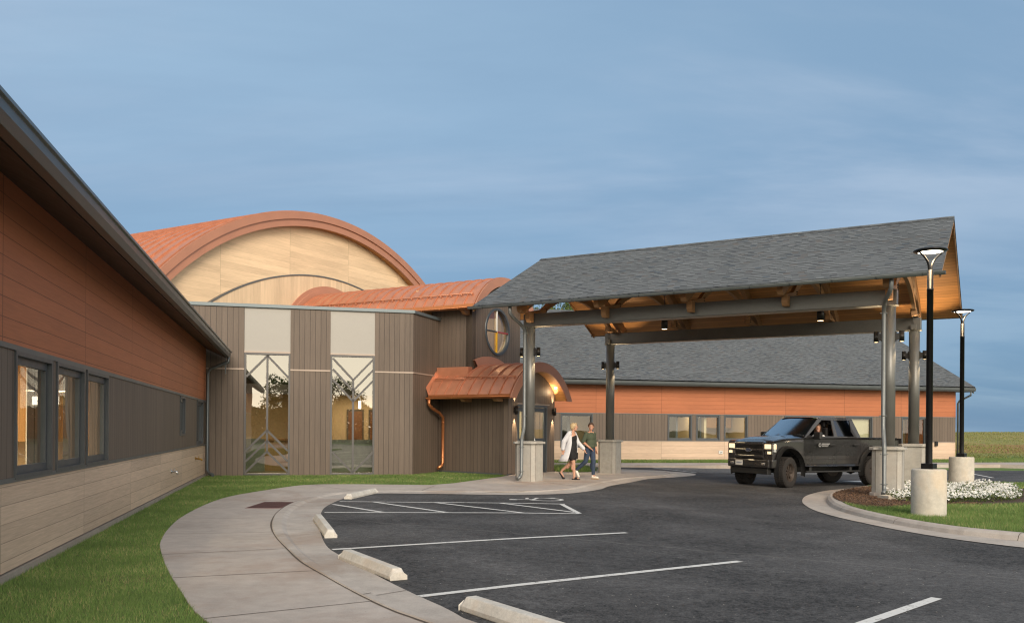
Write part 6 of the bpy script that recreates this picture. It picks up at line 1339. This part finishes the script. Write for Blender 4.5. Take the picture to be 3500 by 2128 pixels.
def hand(b, w, d, side, curl=.35):   # wrist point, direction of the hand, lateral vector sign; relaxed half-curled fingers
    w = Vector(w); d = Vector(d).normalized(); up = Vector((0, 0, 1)); lat = d.cross(up); lat = (lat if lat.length > .3 else Vector((1, 0, 0))).normalized() * side; nrm = d.cross(lat).normalized()
    palm = w + d * .075; b.cap(tuple(w), tuple(w + d * .03), .024, .028, 12)
    for k in range(4):
        o = lat * (.030 - .020 * k); k0 = w + d * .085 + o; b.cap(tuple(w + d * .02 + o * .8), tuple(k0), .015, .0125, 10)
        ln = (.036, .042, .040, .031)[k]; c1 = (d + nrm * curl * .6).normalized(); c2 = (d + nrm * curl * 2.0).normalized(); k1 = k0 + c1 * ln; k2 = k1 + c2 * ln * .8; b.cap(tuple(k0), tuple(k1), .0095, .0085, 8); b.cap(tuple(k1), tuple(k2), .0085, .0072, 8)
    t0 = w + d * .025 + lat * .028; t1 = t0 + (d * .7 + lat * .75).normalized() * .036; t2 = t1 + (d + lat * .1 + nrm * .3).normalized() * .030; b.cap(tuple(t0), tuple(t1), .0135, .0105, 8); b.cap(tuple(t1), tuple(t2), .0105, .008, 8)
def loft(mb, fr, rings, close=True, mi=0):
    for A, B in zip(rings, rings[1:]):
        n = len(A)
        for k in range(n if close else n - 1): mb.poly([fr(*A[k]), fr(*A[(k + 1) % n]), fr(*B[(k + 1) % n]), fr(*B[k])], sm=True, mi=mi)
def oval(cu, cv, z, ru, rv, n=28, a0=0, a1=360, wob=0.0, ph=0): return [(cu + ru * (1 + wob * math.sin(7 * R(a0 + (a1 - a0) * k / n) + ph)) * math.cos(R(a0 + (a1 - a0) * k / n)), cv + rv * (1 + wob * math.sin(5 * R(a0 + (a1 - a0) * k / n) + ph)) * math.sin(R(a0 + (a1 - a0) * k / n)), z) for k in range(n if a1 - a0 >= 360 else n + 1)]
# woman in the white coat, walking to the right
f1_ = Fr(1.80, 26.12, R(-24)); p1 = thing('person', 'woman with short blond hair in a white coat over a black dress, mid-stride', 'person', (1.80, 26.12, 0), R(-24))
b = Blob(f1_)
b.ell((0, 0, .92), .115, .165, .14); b.ell((.01, 0, 1.10), .105, .14, .16); b.ell((.015, 0, 1.27), .115, .165, .14); b.cap((.0, -.14, 1.37), (.0, .14, 1.37), .052, .052); b.cap((.012, 0, 1.38), (.045, 0, 1.49), .052, .047)
hf1 = head(b, (.062, 0, 1.565), f1_, R(18))
b.chain([(.0, -.085, .90), (.075, -.075, .50), (.10, -.07, .09)], [.088, .056, .036]); b.cap((.10, -.07, .09), (.09, -.07, .05), .036, .034); b.cap((.08, -.07, .052), (.235, -.085, .042), .034, .024)
b.cap((.055, -.075, .42), (.045, -.075, .33), .056, .050); b.cap((-.11, .08, .43), (-.17, .08, .36), .054, .048)
b.chain([(.0, .085, .90), (-.05, .08, .52), (-.34, .075, .26)], [.088, .056, .036]); b.cap((-.34, .075, .26), (-.38, .075, .20), .036, .032); b.cap((-.38, .075, .20), (-.30, .075, .07), .032, .026)
b.chain([(-.01, .185, 1.35), (.10, .25, 1.10), (.30, .22, .90)], [.047, .038, .028]); hand(b, (.30, .22, .90), (.45, .02, -.9), -1)
b.chain([(-.02, -.185, 1.35), (-.17, -.235, 1.12), (-.22, -.21, .90)], [.047, .038, .028]); hand(b, (-.22, -.21, .90), (.1, .02, -1), 1)
pb = b.done('body', 'skin', p1, .0065, 3); face(hf1, 1.565, p1)
h_ = Blob(hf1); h_.ell((-.022, 0, 1.605), .102, .088, .088); h_.ell((-.045, 0, 1.56), .078, .084, .085); h_.ell((.035, 0, 1.662), .06, .07, .028); h_.cap((.05, -.072, 1.625), (.0, -.084, 1.56), .018, .018); h_.cap((.05, .072, 1.625), (.0, .084, 1.56), .018, .018); h_.done('hair', 'blond_hair', p1, .007, 2)
d = Blob(f1_); d.ell((.015, 0, 1.24), .128, .168, .15); d.ell((.02, 0, 1.05), .125, .155, .18); d.ell((.0, 0, .92), .145, .185, .14); d.cap((.005, -.10, 1.30), (.0, -.115, 1.41), .045, .030); d.cap((.005, .10, 1.30), (.0, .115, 1.41), .045, .030)
d.cap((.0, -.08, .88), (.04, -.07, .66), .125, .115); d.cap((.0, .08, .88), (-.01, .075, .66), .125, .110); d.m.box(f1_, -.1, .14, -.15, .15, .62, .8); d.done('dress', 'black_cloth', p1, .010, 5)
mb = MB(); rg = []
for z, ru, rv, cu, op in ((1.43, .085, .13, -.02, 62), (1.38, .125, .205, -.01, 56), (1.28, .155, .225, .0, 50), (1.10, .165, .22, -.01, 48), (.95, .195, .235, -.02, 52), (.80, .235, .25, -.04, 58), (.66, .285, .27, -.07, 62), (.54, .33, .285, -.10, 66)): rg.append(oval(cu, 0, z, ru, rv, 36, op - 4, 344 - op, .012 + .04 * max(0, 1.1 - z), z * 9))
loft(mb, f1_, rg, False); co = tpart(mb, 'coat', 'white_cotton', p1); m_ = co.modifiers.new('cloth', 'SOLIDIFY'); m_.thickness = .012; m_.offset = 1
s = Blob(f1_); s.cap((-.01, .185, 1.37), (.09, .255, 1.11), .074, .066); s.cap((.09, .255, 1.11), (.275, .225, .925), .066, .060); s.cap((-.02, -.185, 1.37), (-.17, -.245, 1.13), .078, .072); s.cap((-.17, -.245, 1.13), (-.215, -.215, .92), .072, .062); s.cap((-.02, -.12, 1.42), (-.02, .12, 1.42), .035, .035); s.done('coat_sleeves', 'white_cotton', p1, .010, 4)
for (a, c, dn) in (((.075, -.072, .0), 0, 0),):
    mb = MB(); mb.prism(f1_, [(.03, .0), (.27, .0), (.275, .025), (.03, .03)], -.118, -.032); mb.prism(f1_, [(.12, .025), (.22, .025), (.19, .072), (.13, .085)], -.122, -.028); mb.build('sandal', 'black_cloth', p1, bevel=.008)
mb = MB(); sf = Fr(*f1_(-.38, .075, 0)[:2], f1_.ang); 
pts = [(-.045, .20), (-.02, .225), (.11, .06), (.10, .02), (.06, .0)]; mb.prism(sf, [(-.055, .195), (.065, .0), (.105, .0), (.12, .03), (-.03, .215)], -.045, .045); mb.build('sandal', 'black_cloth', p1, bevel=.008)
# woman in the olive top, walking beside her
f2_ = Fr(2.36, 26.42, R(-42)); p2 = thing('person', 'dark-haired woman in an olive top and blue jeans, looking back at her companion', 'person', (2.36, 26.42, 0), R(-42))
b = Blob(f2_)
b.ell((0, 0, .94), .11, .16, .12); b.ell((.01, 0, 1.12), .10, .13, .16); b.ell((.015, 0, 1.29), .11, .16, .13); b.cap((.0, -.14, 1.385), (.0, .14, 1.385), .050, .050); b.cap((.012, 0, 1.39), (.03, -.005, 1.50), .050, .045)
hf2 = head(b, (.045, -.01, 1.575), f2_, R(-55))
b.chain([(.0, .19 * .97, 1.36), (-.01, .245, 1.12), (.05, .235, .90)], [.045, .037, .027]); hand(b, (.05, .235, .90), (.2, 0, -1), -1)
b.chain([(.0, -.185, 1.36), (-.07, -.235, 1.12), (.12, -.175, .95)], [.045, .037, .027]); hand(b, (.12, -.175, .95), (.7, .35, -.5), 1)
b.chain([(.0, .085, .92), (.07, .08, .50), (.07, .08, .10)], [.09, .055, .036]); b.cap((.07, .08, .10), (.20, .09, .04), .034, .026)
b.chain([(.0, -.085, .92), (-.06, -.13, .52), (-.36, -.19, .26)], [.09, .055, .036]); b.cap((-.36, -.19, .26), (-.30, -.18, .09), .034, .026)
b.done('body', 'skin_tan', p2, .0065, 3); face(hf2, 1.575, p2)
h_ = Blob(hf2); h_.ell((-.012, 0, 1.632), .104, .088, .080); h_.ell((.045, 0, 1.668), .05, .066, .026); h_.ell((-.055, 0, 1.575), .070, .078, .070); h_.ell((-.115, 0, 1.60), .04, .042, .045); h_.cap((.045, -.07, 1.63), (.0, -.082, 1.585), .014, .016); h_.cap((.045, .07, 1.63), (.0, .082, 1.585), .014, .016); h_.done('hair', 'brown_hair', p2, .007, 2)
d = Blob(f2_); d.ell((.015, 0, 1.26), .135, .185, .16); d.ell((.02, 0, 1.08), .135, .175, .20); d.ell((.01, 0, .99), .145, .19, .10); d.cap((0, -.15, 1.37), (0, -.18, 1.36), .062, .062); d.cap((0, .15, 1.37), (0, .18, 1.36), .062, .062); d.cap((0, -.09, 1.40), (0, -.15, 1.38), .036, .05); d.cap((0, .09, 1.40), (0, .15, 1.38), .036, .05)
d.cap((.0, -.185, 1.36), (-.065, -.235, 1.15), .068, .066); d.cap((.0, .185, 1.36), (-.01, .245, 1.10), .068, .064); d.cap((-.01, .245, 1.10), (.02, .24, 1.02), .060, .056); d.done('shirt', 'olive_cloth', p2, .010, 5)
j = Blob(f2_); j.ell((.0, 0, .92), .125, .172, .11); j.chain([(.0, .09, .90), (.075, .082, .50), (.068, .08, .155)], [.105, .070, .052]); j.cap((.02, .085, .44), (.03, .082, .32), .066, .060); j.chain([(.0, -.09, .90), (-.065, -.13, .53), (-.345, -.188, .285)], [.105, .070, .050]); j.done('jeans', 'denim', p2, .010, 3)
for cx, cy, tz, an in ((.06, .08, 0, 0), (-.345, -.19, 1, 0)):
    s = Blob(f2_)
    if not tz: s.cap((cx, cy, .06), (cx + .16, cy + .012, .045), .046, .036); s.cap((cx, cy, .07), (cx, cy, .10), .045, .044)
    else: s.cap((cx, cy, .20), (cx + .06, cy + .01, .075), .046, .036); s.cap((cx - .01, cy, .22), (cx - .02, cy, .25), .044, .042)
    sh = s.done('shoe', 'shoe_white', p2, .008, 2)
    if not tz: mb = MB(); mb.prism(f2_, [(cx - .05, 0), (cx + .20, 0), (cx + .205, .022), (cx - .05, .022)], cy - .042, cy + .050); mb.build('sole', 'shoe_sole', sh, bevel=.008)
# driver
f3_ = Fr(*TK(.12, .50, 0)[:2], TA, TZ); p3 = thing('person', 'driver in a white shirt at the open window of the pickup', 'person', TK(.12, .50, 1.0), TA)
b = Blob(f3_); b.ell((0, 0, 1.28), .12, .17, .2); b.ell((0.01, 0, 1.42), .11, .17, .10); b.cap((0.01, 0, 1.48), (.03, .01, 1.60), .05, .047); hf3 = head(b, (.045, .02, 1.70), f3_, R(52)); b.chain([(.0, .18, 1.44), (.16, .26, 1.27), (.40, .20, 1.42)], [.046, .038, .028]); hand(b, (.40, .20, 1.42), (.9, -.1, .3), -1); b.chain([(.0, -.18, 1.44), (.16, -.22, 1.27), (.42, -.10, 1.44)], [.046, .038, .028]); hand(b, (.42, -.10, 1.44), (.9, .2, .3), 1); b.chain([(.0, -.09, 1.14), (.40, -.1, 1.16)], [.085, .07]); b.chain([(.0, .09, 1.14), (.40, .1, 1.16)], [.085, .07])
b.done('body', 'skin_tan', p3, .007, 3); face(hf3, 1.70, p3)
h_ = Blob(hf3); h_.ell((-.014, 0, 1.755), .104, .088, .082); h_.ell((-.05, 0, 1.68), .075, .082, .095); h_.cap((.04, -.072, 1.75), (-.03, -.08, 1.58), .018, .024); h_.cap((.04, .072, 1.75), (-.03, .08, 1.58), .018, .024); h_.done('hair', 'brown_hair', p3, .008, 2)
d = Blob(f3_); d.ell((0, 0, 1.28), .135, .19, .2); d.ell((.01, 0, 1.41), .125, .19, .11); d.cap((.0, .18, 1.45), (.155, .26, 1.28), .066, .058); d.cap((.155, .26, 1.28), (.27, .235, 1.35), .056, .052); d.cap((.0, -.18, 1.45), (.155, -.22, 1.28), .066, .058); d.cap((.155, -.22, 1.28), (.27, -.17, 1.36), .056, .052); d.done('shirt', 'white_cotton', p3, .011, 4)
